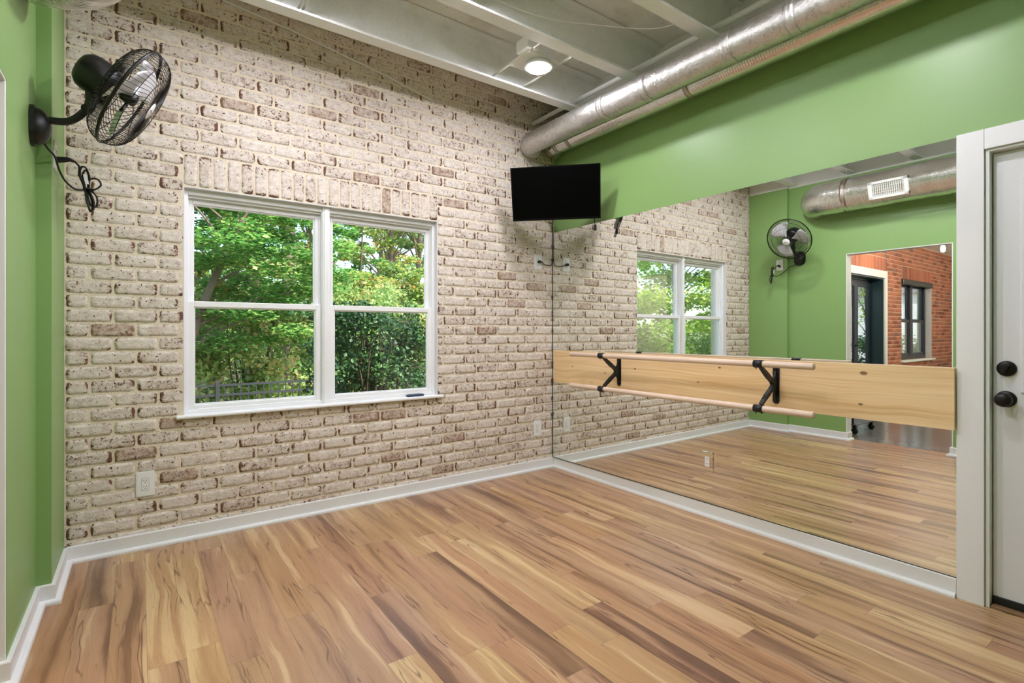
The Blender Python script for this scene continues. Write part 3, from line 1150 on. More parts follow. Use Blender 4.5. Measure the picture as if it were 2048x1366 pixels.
# ------------------------------------------------------------------ television in the corner
TC = Vector((-.4236, -.5151, 2.317))
tn = Vector((-.68717, -.66098, -.3015)).normalized()
tr_ = Vector((.6934, -.7206, 0)).normalized()
tu = tn.cross(tr_).normalized()
if tu.z < 0:
    tu = -tu
tp = lambda a, b, c: tuple(TC + tr_ * a + tu * b + tn * c)
tv = empty('television', TC, 'black flat television mounted high in corner above the mirror', 'television')
mb = MB()
mb.prism(rrect(.70, .413, .004), -.022, -.002, tp)
mb.prism(rrect(.56, .30, .02), -.045, -.022, tp)
mb.build('housing', M['black_plastic'], tv)
mb = MB()
for (a0, a1, b0, b1) in [(-.35, .35, .1975, .2065), (-.35, .35, -.2065, -.192), (-.35, -.342, -.2065, .2065), (.342, .35, -.2065, .2065)]:
    mb.prism([(a0, b0), (a1, b0), (a1, b1), (a0, b1)], -.002, .001, tp)
mb.build('bezel', M['bezel'], tv)
MB().prism([(-.342, -.192), (.342, -.192), (.342, .1975), (-.342, .1975)], -.003, -.0005, tp).build('screen', M['screen'], tv)
mb = MB()
mb.prism(rrect(.20, .20, .01), -.060, -.045, tp)
P0 = TC - tn * .06
mb.tube([P0, P0 + Vector((.10, .12, .03)), Vector((-.16, -.05, 2.36)), Vector((-.145, -.004, 2.36))], .016, 10)
mb.box((-.21, -.012, 2.26), (-.10, -.0005, 2.46), 0, .003)
mb.build('wall_bracket', M['black_metal'], tv)
mb = MB()
cord = smoothpath([TC - tn * .045 - tu * .08, (-.20, -.22, 2.33), (-.06, -.05, 2.30), (-.030, -.014, 2.20), (-.030, -.012, 2.00), (-.030, -.010, 1.90), (-.036, -.012, 1.845), (-.060, -.014, 1.828), (-.105, -.014, 1.828), (-.140, -.020, 1.836), (-.165, -.030, 1.848)], 8)
mb.tube(cord, .0032, 8)
mb.build('power_cord', M['rubber'], tv)
mb = MB().box((-.205, -.010, 1.838), (-.175, -.034, 1.862), 0, .006)
mb.tube([(-.178, -.026, 1.850), (-.155, -.028, 1.844)], .006, 10)
mb.build('plug', M['rubber'], tv)
mb = MB()
q0 = Vector(tp(.30, -.200, -.02))
mb.tube(smoothpath([q0, q0 + Vector((.006, .004, -.025)), q0 + Vector((.014, .006, -.055))], 6), .0035, 8)
mb.box(q0 + Vector((.004, -.004, -.10)), q0 + Vector((.024, .016, -.055)), 0, .004)
mb.build('antenna_cable', M['rubber'], tv)

# ------------------------------------------------------------------ remote on the sill
mb = MB()
rm = Matrix.Rotation(R(3), 3, 'Z')
rem = empty('remote_control', (-1.372, .012, .7376), 'small dark blue remote control lying on right end of window sill', 'remote control')
mb.box((-1.442, -.006, .7377), (-1.302, .032, .7525), 0, .006, rm)
mb.build('body', M['navy_plastic'], rem)
mb = MB()
for i in range(6):
    for j in range(2):
        x = -1.425 + i * .018
        y = .006 + j * .014
        mb.box((x, y, .7523), (x + .010, y + .008, .7540), 0, .001, rm, (-1.372, .013, .745))
mb.build('buttons', M['grey_dark'], rem)

# ------------------------------------------------------------------ wall fan
FC = Vector((-3.104, -.6416, 2.3073))
FA, FT = R(-3.0), R(-29.0)
fn = Vector((math.cos(FA) * math.cos(FT), math.sin(FA) * math.cos(FT), math.sin(FT)))
fm = axis_mat(FC, fn)
FR = .2445
fan = empty('wall_fan', (XW, -.612, 2.11), 'black wall mounted fan with aluminium blades on left green wall', 'fan')


RIMH = .0


def guard(sign, name, depth):
    mb = MB()
    # wire profile from hub ring out to the rim
    prof = []
    n = 11
    for k in range(n):
        u = k / (n - 1)
        r = .045 + (FR - .003 - .045) * math.sin(u * PI / 2)
        h = depth * max(0, 1 - ((r - .045) / (FR - .003 - .045)) ** 4.2) ** .5
        prof.append((r, h * sign + RIMH))
    N = 64
    for k in range(N):
        a0 = 2 * PI * k / N
        pts = []
        for i, (r, h) in enumerate(prof):
            an = a0 + sign * .55 * (r / FR) ** 1.3
            pts.append(fm @ Vector((r * math.cos(an), r * math.sin(an), h)))
        mb.tube(pts, .0014, 4, caps=False)
    for (r, h, rad) in [(prof[0][0], prof[0][1], .0022), (prof[4][0], prof[4][1] - sign * .0015, .0016), (prof[7][0], prof[7][1] - sign * .0015, .0016), (FR - .003, 0.004 * sign + RIMH, .0030)]:
        mb.tube([fm @ Vector((r * math.cos(2 * PI * k / 64), r * math.sin(2 * PI * k / 64), h)) for k in range(64)], rad, 6, closed=True)
    return mb.build(name, M['black_wire'], fan)


guard(1, 'front_guard', .088)
guard(-1, 'rear_guard', .080)
mb = MB().tube([fm @ Vector((FR * math.cos(2 * PI * k / 72), FR * math.sin(2 * PI * k / 72), RIMH)) for k in range(72)], .0050, 8, closed=True)
mb.build('guard_rim', M['black_wire'], fan)
# blades
for b in range(3):
    a0 = R(84) + 2 * PI * b / 3
    vs, fs = [], []
    nr, nc = 12, 9
    for i in range(nr):
        u = i / (nr - 1)
        r = .034 + .178 * u
        wid = .36 + .92 * math.sin(min(1, u * 1.25) * PI / 2) ** 1.1
        if u > .82:
            wid *= math.sqrt(max(0.0, 1 - ((u - .82) / .20) ** 2))
        pitch = R(34) - R(14) * u
        for j in range(nc):
            s = j / (nc - 1) - .5
            an = a0 + s * wid * (1 if u < .3 else 1.0) + .10 * u
            arc = s * wid * r
            h = -arc * math.tan(pitch) * .8 + .012 * math.cos(s * PI) - .004
            vs.append((r * math.cos(an), r * math.sin(an), h))
    for i in range(nr - 1):
        for j in range(nc - 1):
            a = i * nc + j
            fs.append((a, a + 1, a + nc + 1, a + nc))
    mb = MB().add([fm @ Vector(v) for v in vs], fs, 0, True)
    o = mb.build('blade', M['blade'], fan)
    so = o.modifiers.new('thick', 'SOLIDIFY')
    so.thickness = .0016
    mb = MB().tube([fm @ Vector((.024 * math.cos(a0), .024 * math.sin(a0), 0)), fm @ Vector((.075 * math.cos(a0 + .03), .075 * math.sin(a0 + .03), -.006))], .006, 8)
    mb.build('rivet_arm', M['black_metal'], o)
MB().lathe([(.0005, -.03), (.026, -.03), (.030, -.02), (.030, .018), (.024, .028), (.0005, .032)], 28, fm).build('hub', M['black_plastic'], fan)
mb = MB().lathe([(.0005, .083), (.041, .083), (.043, .086), (.040, .0905), (.0005, .0915)], 32, fm)
badge = mb.build('badge', M['plate_white'], fan)
mb = MB()
for k in range(7):      # small dark lettering too fine to read
    x = -.021 + k * .006
    mb.box((x, -.003, .0910), (x + .0042, .003, .0922), 0, 0)
mb.v = [tuple(fm @ (Matrix.Rotation(R(90), 4, 'Z') @ Vector(v))) for v in mb.v]
mb.build('lettering', M['grey_dark'], badge)
# motor housing behind the rear guard
mb = MB().lathe([(.0005, -.212), (.030, -.211), (.060, -.202), (.078, -.183), (.084, -.156), (.084, -.118), (.080, -.086), (.068, -.066), (.052, -.058), (.0005, -.058)], 36, fm)
motor = mb.build('motor_housing', M['black_plastic'], fan)
mb = MB()
for k in range(14):
    an = R(-70) + R(140) * k / 13
    p1 = fm @ Vector((.046 * math.cos(an), .046 * math.sin(an), -.2055))
    p2 = fm @ Vector((.066 * math.cos(an), .066 * math.sin(an), -.1935))
    mb.tube([p1, p2], .0025, 6)
mb.build('vent_slots', M['slot'], motor)
MB().lathe([(.0005, -.086), (.013, -.086), (.013, -.02), (.0005, -.02)], 16, fm).build('shaft', M['black_metal'], fan)
# arm
mp = fm @ Vector((-.062, 0, -.128))
armp = smoothpath([(-3.398, -.612, 2.146), (-3.340, -.612, 2.151), (-3.305, -.614, 2.168), (-3.272, -.618, 2.205), (-3.246, -.622, 2.246), mp + Vector((.002, 0, .0))], 6)
rad = [.0155 + (.006 if i > len(armp) * .62 else 0) for i in range(len(armp))]
mb = MB().tube(armp, .0155, 16, radii=rad)
mb.tube([Vector((-3.262, -.640, 2.222)), Vector((-3.262, -.598, 2.222))], .017, 14)
mb.build('arm', M['black_plastic'], fan)
# wall base: plate and dome
bm_ = axis_mat((XW, -.612, 2.112), (1, 0, 0))
mb = MB()
mb.prism([(x, y * 1.0) for x, y in rrect(.130, .172, .060, 8)], 0, .016, lambda a, b, c: (XW + c, -.612 + a, 2.112 + b))
mb.prism([(x, y * 1.0) for x, y in rrect(.114, .156, .052, 8)], .016, .021, lambda a, b, c: (XW + c, -.612 + a, 2.112 + b))
mb.build('base_plate', M['black_plastic'], fan)
vs, fs = [], []
n, m = 28, 8
for i in range(m + 1):
    u = i / m * PI / 2
    for k in range(n):
        an = 2 * PI * k / n
        vs.append((XW + .020 + .048 * math.sin(u), -.612 + .056 * math.cos(u) * math.cos(an), 2.112 + .078 * math.cos(u) * math.sin(an)))
for i in range(m):
    for k in range(n):
        l = (k + 1) % n
        fs.append((i * n + k, i * n + l, (i + 1) * n + l, (i + 1) * n + k))
MB().add(vs, fs, 0, True).build('base_dome', M['black_plastic'], fan)
# cord, its bundle and plug
mb = MB()
cd = smoothpath([(-3.405, -.602, 2.050), (-3.392, -.575, 2.030), (-3.376, -.520, 2.015), (-3.366, -.470, 1.970), (-3.348, -.43, 1.932), (-3.317, -.39, 1.909), (-3.286, -.362, 1.916)], 8)
mb.tube(cd, .0042, 8)
loops = [
    [(-3.316, -.400, 2.036), (-3.302, -.385, 2.018), (-3.303, -.365, 1.985), (-3.284, -.360, 1.924), (-3.277, -.356, 1.868), (-3.264, -.355, 1.826), (-3.250, -.356, 1.830), (-3.250, -.358, 1.870), (-3.266, -.360, 1.924),
     (-3.266, -.364, 1.985), (-3.280, -.366, 2.024), (-3.297, -.362, 2.022), (-3.300, -.358, 1.985), (-3.279, -.352, 1.920), (-3.262, -.348, 1.850), (-3.240, -.346, 1.846), (-3.238, -.348, 1.890), (-3.262, -.352, 1.922)],
    [(-3.270, -.366, 1.924), (-3.245, -.372, 1.922), (-3.222, -.376, 1.944), (-3.228, -.374, 1.968), (-3.250, -.368, 1.976), (-3.272, -.362, 1.962)],
    [(-3.282, -.352, 1.930), (-3.292, -.350, 1.985), (-3.280, -.350, 2.016), (-3.268, -.350, 1.985), (-3.272, -.350, 1.925), (-3.270, -.350, 1.850), (-3.262, -.350, 1.816), (-3.254, -.350, 1.850), (-3.270, -.352, 1.925)],
]
for lp in loops:
    mb.tube(smoothpath(lp, 8), .0042, 8)
mb.tube([(-3.288, -.375, 1.922), (-3.254, -.375, 1.922), (-3.250, -.345, 1.922), (-3.288, -.345, 1.922)], .0035, 6, closed=True)
mb.build('power_cord', M['rubber'], fan)
mb = MB().tube([(-3.382, -.398, 2.034), (-3.352, -.398, 2.040), (-3.334, -.400, 2.042), (-3.316, -.400, 2.036)], .012, 12, radii=[.015, .013, .009, .006])
mb.build('plug', M['rubber'], fan)
mb = MB().prism([(-.007, -.022), (.007, -.022), (.007, .022), (-.007, .022)], -.0005, .0005, lambda a, b, c: (-3.277 + a + b * -.2, -.378 + c * 2 + a * .4, 1.965 + b))
mb.build('cord_tag', M['tag'], fan)


# ------------------------------------------------------------------ ceiling joists
def joist(yb, label):
    prof = [(0, 0), (-.088, 0), (-.088, .014), (-.082, .014), (-.082, .006), (-.006, .006),
            (-.006, .289), (-.082, .289), (-.082, .281), (-.088, .281), (-.088, .295), (0, .295)]
    xl = XP + .002 if yb > YJ - .02 else XW + .002
    mb = MB().prism([(yb + a, 3.0 + b) for a, b in prof], xl, -.003, lambda a, b, c: (c, a, b))
    # raised bend line along the web
    mb.box((xl, yb - .012, 3.012), (-.003, yb - .006, 3.022))
    o = mb.build('ceiling_joist', M['joist'])
    return tag(o, label, 'joist', 'steel ceiling joists')


names = ['white steel ceiling joist nearest the whitewashed brick wall', 'second white ceiling joist from the brick wall, past the round light',
         'third white steel joist from the brick wall, above the ducts', 'fourth white steel joist from the brick wall',
         'fifth white steel joist from the brick wall', 'sixth white steel joist from the brick wall', 'white ceiling joist farthest from the brick wall']
JY = [-.512, -1.130, -1.742, -2.352, -2.962, -3.572, -4.182]
for y, nm in zip(JY, names):
    joist(y, nm)

# pipe through the joists
mb = MB().tube([(-.251, -.001, 3.068), (-.251, YF + .002, 3.068)], .0175, 16, caps=True)
pipe = tag(mb.build('conduit_pipe', M['steel_white']), 'thin white pipe running through the joists above the ducts', 'pipe')
mb = MB().tube(smoothpath([(-.62, -1.75, 3.17), (-.62, -2.1, 3.175), (-.62, -2.355, 3.17)], 4), .008, 8)
tag(mb.build('bridging_rod', M['steel_white']), 'short white rod between third and fourth joist above the shiny ducts', 'rod')
mb = MB().tube([(-2.353, -.518, 3.024), (-2.353, -1.128, 3.024)], .007, 8)
tag(mb.build('bridging_rod', M['steel_white']), 'thin white rod between first two joists, left of the round light', 'rod')

# thin white cables
mb = MB().tube(smoothpath([(-2.80, -.012, 3.285), (-2.646, -.012, 3.254), (-2.28, -.012, 3.205), (-1.915, -.012, 3.146), (-1.55, -.012, 3.080), (-1.221, -.012, 3.007)], 8), .0058, 6)
tag(mb.build('loose_cable', M['steel_white']), 'thin white cable sagging across top of whitewashed brick wall', 'cable')
mb = MB().tube(smoothpath([(-1.72, -1.20, 3.10), (-1.165, -1.20, 3.11), (-.78, -1.30, 3.14), (-.46, -1.50, 3.13), (-.40, -1.742, 3.10)], 8), .0035, 6)
tag(mb.build('loose_cable', M['steel_white']), 'thin white cable draped between second and third ceiling joists', 'cable')


# ------------------------------------------------------------------ ceiling lights
def downlight(x, y, label):
    e = empty('ceiling_light', (x, y, 3.03), label, 'ceiling light', 'round ceiling lights')
    mb = MB()
    mb.box((x - .155, y - .10, 3.030), (x + .10, y + .13, 3.034), 0, .001)
    mb.box((x - .085, y - .085, 3.034), (x + .085, y + .085, 3.12), 0, .004)
    mb.box((x - .19, y - .13, 3.034), (x - .10, y - .005, 3.11), 0, .004)
    mb.build('mounting_box', M['steel_white'], e)
    ya = max([j for j in JY if j < y])
    yb_ = min([j for j in JY if j > y])
    for xx in (x - .145, x + .125):
        MB().box((xx - .006, ya - .006, 3.034), (xx + .006, yb_ - .008, 3.046), 0, .002).build('hanger_bar', M['steel_white'], e)
    MB().lathe([(.072, .027), (.086, .027), (.098, .010), (.100, .004), (.097, .001), (.074, -.001)], 36, axis_mat((x, y, 3.003), (0, 0, 1)), caps=False).build('trim_ring', M['plate_white'], e)
    MB().lathe([(.0005, -.013), (.050, -.012), (.066, -.010), (.0735, -.005), (.0738, .008), (.0005, .008)], 36, axis_mat((x, y, 3.001), (0, 0, 1))).build('lens', M['led'], e)
    return e


downlight(-.895, -.892, 'round glowing ceiling light between first two joists near brick wall')
downlight(-2.45, -.892, 'round ceiling light overhead between first two joists, above the wall fan side')
downlight(-1.72, -1.445, 'added unseen light overhead in second bay, brightening the joists')  # extra lamp out of view, put in to light the joist webs
downlight(-2.20, -2.055, 'added unseen light overhead in third bay, brightening the joists')  # another added fill lamp, unseen, for the webs of this bay
downlight(-.895, -2.665, 'round ceiling light overhead between joists, nearest the white door')
downlight(-2.45, -2.665, 'round ceiling light overhead between joists, nearest the camera')


# ------------------------------------------------------------------ ducts
def duct_tube(name, path, r, mat, parent, n=28, circ=None):
    """tube with metric uv so that the foil bubbles keep their size"""
    P = [Vector(p) for p in path]
    mb = MB().tube(P, r, n, caps=True)
    o = mb.build(name, mat, parent)
    me = o.data
    uvl = me.uv_layers.new(name='uv')
    ln = [0.0]
    for i in range(1, len(P)):
        ln.append(ln[-1] + (P[i] - P[i - 1]).length)
    nv = len(P) * n
    for poly in me.polygons:
        ids = [me.loops[l].vertex_index for l in poly.loop_indices]
        ks = [i % n for i in ids]
        wrap = 0 in ks and n - 1 in ks
        for l, i, k in zip(poly.loop_indices, ids, ks):
            kk = n if (wrap and k == 0) else k
            uvl.data[l].uv = (ln[min(i // n, len(P) - 1)], kk / n * 2 * PI * r)
    return o


def elbow(x, y, z, rb, sx, n=10):
    """quarter bend: from straight run along y (towards +y) turning to +x or -x"""
    pts = []
    for k in range(1, n + 1):
        an = PI / 2 * k / n
        pts.append((x + sx * rb * (1 - math.cos(an)), y + rb * math.sin(an), z))
    return pts


def bands(parent, x, z, r, ys, mat, w=.02, t=.003):
    for y in ys:
        m = axis_mat((x, y, z), (0, -1, 0))
        MB().lathe([(r + .0005, 0), (r + t, 0), (r + t, w * .4), (r + t * .4, w * .5), (r + t, w * .6), (r + t, w), (r + .0005, w)], 36, m, caps=False).build('band', mat, parent)


def runy(y0, y1, n):
    return [y0 + (y1 - y0) * i / n for i in range(n + 1)]


# galvanised duct
BX, BZ, BR = -.360, 2.838, .088
d1 = empty('air_duct', (BX, -2.3, BZ), 'plain shiny galvanised round duct under the joists, outer of the pair', 'duct')
path = [(BX, y, BZ) for y in runy(YF + .01, -.150, 24)] + elbow(BX, -.150, BZ, .105, 1)
duct_tube('duct_body', path, BR, M['galv'], d1)
bands(d1, BX, BZ, BR, [-.98, -1.36, -1.95, -2.30, -2.95, -3.4, -4.0], M['galv'], .05, .004)
# bubble-foil duct
SX, SZ, SR = -.125, 2.851, .075
d2 = empty('air_duct', (SX, -2.3, SZ), 'slimmer bubble foil wrapped duct tight against the green mirror wall', 'duct')
path = [(SX, y, SZ) for y in runy(YF + .01, -.165, 24)] + elbow(SX, -.165, SZ, .078, 1)
duct_tube('duct_body', path, SR, M['bubble'], d2)
bands(d2, SX, SZ, SR, [-.20, -.36, -1.52, -2.9], M['foil_tape'], .035, .002)
# crinkled flexible piece rising behind the first joist
fl = empty('flexible_duct', (-.17, -.24, 3.0), 'crinkled foil flexible duct rising to ceiling in the corner', 'duct')
pts = smoothpath([(-.135, -.24, 2.95), (-.13, -.22, 3.05), (-.125, -.22, 3.16), (-.12, -.22, 3.297)], 10)
rad = [.085 + .007 * math.sin(i * 1.9) for i in range(len(pts))]
mb = MB().tube(pts, .085, 24, radii=rad)
mb.build('hose', M['crinkle'], fl)

# foil duct on the left wall
LX, LZ, LR = -3.238, 2.725, .1785
d3 = empty('air_duct', (LX, -2.6, LZ), 'thick wrinkled foil duct with a grille along the left green wall', 'duct')
path = [(LX, y, LZ) for y in runy(YF + .01, -1.035, 300)] + elbow(LX, -1.035, LZ, .20, -1, 26)
fo = duct_tube('duct_body', path, LR, M['foil'], d3, 110)
rg = np.random.default_rng(4)
nv_ = len(fo.data.vertices)
co = np.empty(nv_ * 3)
fo.data.vertices.foreach_get('co', co)
co = co.reshape(-1, 3)
ctr = np.repeat(np.array(path, float), 110, axis=0)
rad_ = co - ctr
rad_ /= np.linalg.norm(rad_, axis=1)[:, None]
dsp = np.zeros(nv_)
for _ in range(260):                 # shallow dents and crosswise creases of the foil wrap
    k = rg.normal(size=3) * np.array([16, 34, 16])
    dsp += np.sin(co @ k + rg.uniform(0, 6.28)) / max(8.0, np.linalg.norm(k)) * .0052
co += rad_ * dsp[:, None]
fo.data.vertices.foreach_set('co', co.ravel())
fo.data.update()
bands(d3, LX, LZ, LR, [-1.19, -2.45], M['foil_tape'], .05, .003)
gx = LX + LR - .012
gr = MB()
gz0, gz1, gy0, gy1 = 2.565, 2.720, -1.475, -1.80
gc = Vector((gx, (gy0 + gy1) / 2, (gz0 + gz1) / 2 ))
# frame follows the lower outer side of the duct
gn = Vector((1, 0, -.28)).normalized()
gu = Vector((.28, 0, 1)).normalized()
gcc = Vector((LX, (gy0 + gy1) / 2, LZ)) + gn * (LR + .004)
gp = lambda a, b, c: tuple(gcc + Vector((0, -1, 0)) * a + gu * b + gn * c)
hw, hh = .172, .088
for (a0, a1, b0, b1) in [(-hw, hw, hh - .024, hh), (-hw, hw, -hh, -hh + .024), (-hw, -hw + .036, -hh, hh), (hw - .036, hw, -hh, hh)]:
    gr.prism([(a0, b0), (a1, b0), (a1, b1), (a0, b1)], -.040, .008, gp)
grille = gr.build('grille', M['steel_white'], d3)
MB().prism([(-hw + .01, -hh + .01), (hw - .01, -hh + .01), (hw - .01, hh - .01), (-hw + .01, hh - .01)], -.030, -.022, gp).build('damper', M['slot'], grille)
mb = MB()
for i in range(15):
    a = -hw + .046 + (2 * hw - .092) * i / 14
    mb.prism([(a - .0022, -hh + .02), (a + .0022, -hh + .02), (a + .0022, hh - .02), (a - .0022, hh - .02)], -.004, .003, gp)
for i in range(5):
    b = -hh + .034 + (2 * hh - .068) * i / 4
    mb.prism([(-hw + .03, b - .0015), (hw - .03, b - .0015), (hw - .03, b + .0015), (-hw + .03, b + .0015)], -.008, -.004, gp)
mb.build('louvres', M['steel_white'], grille)
# hanger wires
for y in (-1.215, -2.475, -3.6):
    for dx in (-.06, .06):
        MB().tube([(LX + dx, y, LZ + LR * .94), (LX + dx * .5, y - .02, 3.29)], .0012, 5).build('hanger_wire', M['steel_white'], d3)

# ------------------------------------------------------------------ the neighbouring room seen through the opening
NX0, NX1, NY = -12.2, -3.56, -5.0
MB().box((NX0, NY, -.12), (NX1, 0.25, -.002)).build('floor_2', M['concrete'], kind='structure')
MB().box((NX0, NY, 2.98), (NX1, 0.25, 3.10)).build('ceiling_2', M['white_wall'], kind='structure')
MB().box((NX0 - .1, NY, 0), (NX0, 0.25, 2.98)).build('wall_west', M['white_wall'], kind='structure')
MB().box((NX0, NY - .1, 0), (NX1, NY, 2.98)).build('wall_south', M['white_wall'], kind='structure')
DX0, DX1, DTOP = -8.07, -6.45, 2.215
VX0, VX1, VZ0, VZ1 = -10.72, -8.93, .665, 2.255
rr = []
H2, L2, J2 = .0760, .2045, .011
for k in range(0, 39):
    zb = k * H2
    xo = -12.25 + (0 if k % 2 else -L2 / 2)
    n = 0
    while True:
        x0 = xo + n * L2
        n += 1
        if x0 > -3.60:
            break
        rr.append((x0, min(x0 + L2 - J2, -3.565), zb + J2 / 2, zb + H2 - J2 / 2))
rr = cut(rr, VX0, VX1, VZ0 - .03, 2.47, .004)
rr = cut(rr, DX0 - .10, DX1 + .10, -.1, 2.56, .004)
n2 = 24
for i in range(n2):
    w_ = (VX1 - VX0) / n2
    rr.append((VX0 + i * w_ + .005, VX0 + (i + 1) * w_ - .005, VZ1 + .005, VZ1 + .247))
for i in range(24):
    w_ = (DX1 - DX0 + .2) / 24
    rr.append((DX0 - .1 + i * w_ + .005, DX0 - .1 + (i + 1) * w_ - .005, 2.345, 2.577))
body = [((NX0 - .1, .006, 0), (VX0, .25, 2.98)), ((VX1, .006, 0), (DX0, .25, 2.98)), ((DX1, .006, 0), (NX1 + .09, .25, 2.98)),
        ((VX0, .006, 0), (VX1, .25, VZ0)), ((VX0, .006, VZ1), (VX1, .25, 2.98)), ((DX0, .006, DTOP), (DX1, .25, 2.98))]
brick_wall('wall_north', rr, body, [M['red_brick'], M['red_mortar']], 9, fine=False)

# dark window of the red brick wall
w2 = empty('window_2', ((VX0 + VX1) / 2, .12, VZ0), 'dark framed double window in red brick wall of next room', None, None, 'structure')
mb = MB()
xm = (VX0 + VX1) / 2
for (a, b) in [(VX0 + .02, xm), (xm, VX1 - .02)]:
    frame_ring(mb, a, b, VZ0, VZ1, .07, .10, .19, .004)
mb.build('frame', M['dark_frame'], w2)
for (a, b) in [(VX0 + .09, xm - .07), (xm + .07, VX1 - .09)]:
    for (za, zb, ya) in [(VZ0 + .07, 1.47, .11), (1.43, VZ1 - .07, .14)]:
        mb = MB()
        frame_ring(mb, a, b, za, zb, .055, ya, ya + .035, .003)
        s_ = mb.build('sash', M['dark_frame'], w2)
        MB().box((a + .05, ya + .015, za + .05), (b - .05, ya + .019, zb - .05)).build('pane', M['glass'], s_)
MB().box((VX0 - .06, -.06, VZ0 - .035), (VX1 + .06, .10, VZ0), 0, .006).build('sill', M['steel_white'], w2)
MB().box((VX0 + .01, -.03, VZ1 - .10), (VX1 - .01, .08, VZ1), 0, .01).build('shade_roll', M['black_plastic'], w2)
mb = MB()
mb.box((VX0 - .001, .0, VZ0), (VX0 + .02, .11, VZ1), 0)
mb.build('reveal', M['painted_brick'], w2)

# black glazed door of the red brick wall
dr2 = empty('door_2', ((DX0 + DX1) / 2, .15, 0), 'dark glazed door with white casing in red brick wall of next room', None, None, 'structure')
mb = MB()
mb.box((DX0 - .10, -.012, 0), (DX0 + .005, .02, 2.34), 0, .003)
mb.box((DX1 - .005, -.012, 0), (DX1 + .10, .02, 2.34), 0, .003)
mb.box((DX0 + .004, -.0115, DTOP - .005), (DX1 - .004, .02, 2.34), 0, .003)
mb.build('casing', M['white_trim'], dr2)
mb = MB()
mb.box((DX0, .02, 0), (DX0 + .03, .30, DTOP), 0, .002)
mb.box((DX1 - .03, .02, 0), (DX1, .30, DTOP), 0, .002)
mb.box((DX0 + .029, .02, DTOP - .03), (DX1 - .029, .30, DTOP), 0, .002)
mb.build('jamb', M['dark_teal'], dr2)
mb = MB()
frame_ring(mb, -7.42, -6.50, .02, DTOP - .04, .11, .22, .265, .003, .13, .25)
mb.box((-8.04, .23, 0.0), (-7.98, .28, DTOP - .03), 0, .002)
lf = mb.build('leaf', M['dark_frame'], dr2)
MB().box((-7.32, .24, .26), (-6.60, .246, DTOP - .16)).build('pane', M['glass'], lf)
mb = MB()
frame_ring(mb, -7.98, -7.42, .02, DTOP - .04, .05, .22, .265, .003, .13, .25)
sl = mb.build('sidelight', M['dark_frame'], dr2)
MB().box((-7.94, .24, .26), (-7.46, .246, DTOP - .16)).build('pane', M['glass'], sl)
mb = MB().tube([(-7.36, .215, .98), (-7.36, .165, .98), (-7.26, .160, .98)], .010, 10)
mb.lathe([(.0005, 0), (.028, 0), (.028, .008), (.0005, .010)], 20, axis_mat((-7.36, .22, .98), (0, -1, 0)))
mb.build('lever', M['black_metal'], dr2)

# bare bulb of the neighbouring room and its other lamps
def pendant(x, y, z, label):
    e = empty('pendant_bulb', (x, y, z), label, 'bulb', 'bare bulbs of the next room')
    MB().tube([(x, y, 2.979), (x, y, z + .12)], .004, 8).build('cord', M['black_wire'], e)
    MB().lathe([(.016, .06), (.020, .065), (.020, .11), (.012, .125), (.0005, .126)], 16, axis_mat((x, y, z), (0, 0, 1))).build('socket', M['black_metal'], e)
    prof = [(.0005, -.045), (.014, -.042), (.024, -.032), (.029, -.012), (.029, .005), (.024, .035), (.016, .062), (.0005, .064)]
    MB().lathe(prof, 24, axis_mat((x, y, z), (0, 0, 1))).build('bulb', M['bulb'], e)


pendant(-7.0, -1.11, 2.503, 'bare glowing bulb hanging in next room, seen in the mirror')
pendant(-7.0, -3.4, 2.503, 'bare bulb farther back in next room, hidden behind the left wall')
pendant(-10.0, -2.4, 2.503, 'bare bulb at the far end of next room')

# cart just behind the opening
cart = empty('utility_cart', (-4.15, -.80, 0), 'small dark wheeled cart standing behind the opening in next room', 'cart')
for (x, y) in [(-3.90, -1.015), (-4.45, -1.015), (-3.90, -.55), (-4.45, -.55)]:
    MB().tube([(x, y, .085), (x, y, .78)], .009, 8).build('post', M['black_metal'], cart)
for z in (.10, .74):
    MB().box((-3.88, -1.055, z), (-4.47, -.53, z + .018), 0, .006).build('shelf', M['grey_dark'], cart)
for (x, y) in [(-3.92, -1.025), (-4.43, -1.025), (-3.92, -.56), (-4.43, -.56)]:
    mb = MB().lathe([(.0005, -.012), (.034, -.012), (.036, -.006), (.036, .006), (.034, .012), (.0005, .012)], 20, axis_mat((x, y, .034), (1, 0, 0)))
    mb.box((x - .016, y - .018, .05), (x + .016, y + .018, .098), 0, .003)
    mb.build('caster', M['rubber'], cart)

# ------------------------------------------------------------------ outdoors
GZ = -.60
MB().box((-34, .24, GZ - .2), (30, 60, GZ)).build('yard_ground', M['ground'], kind='structure')
MB().box((-34, -12, GZ - .2), (22, .24, GZ - .01)).build('building_pad', M['ground'], kind='structure')


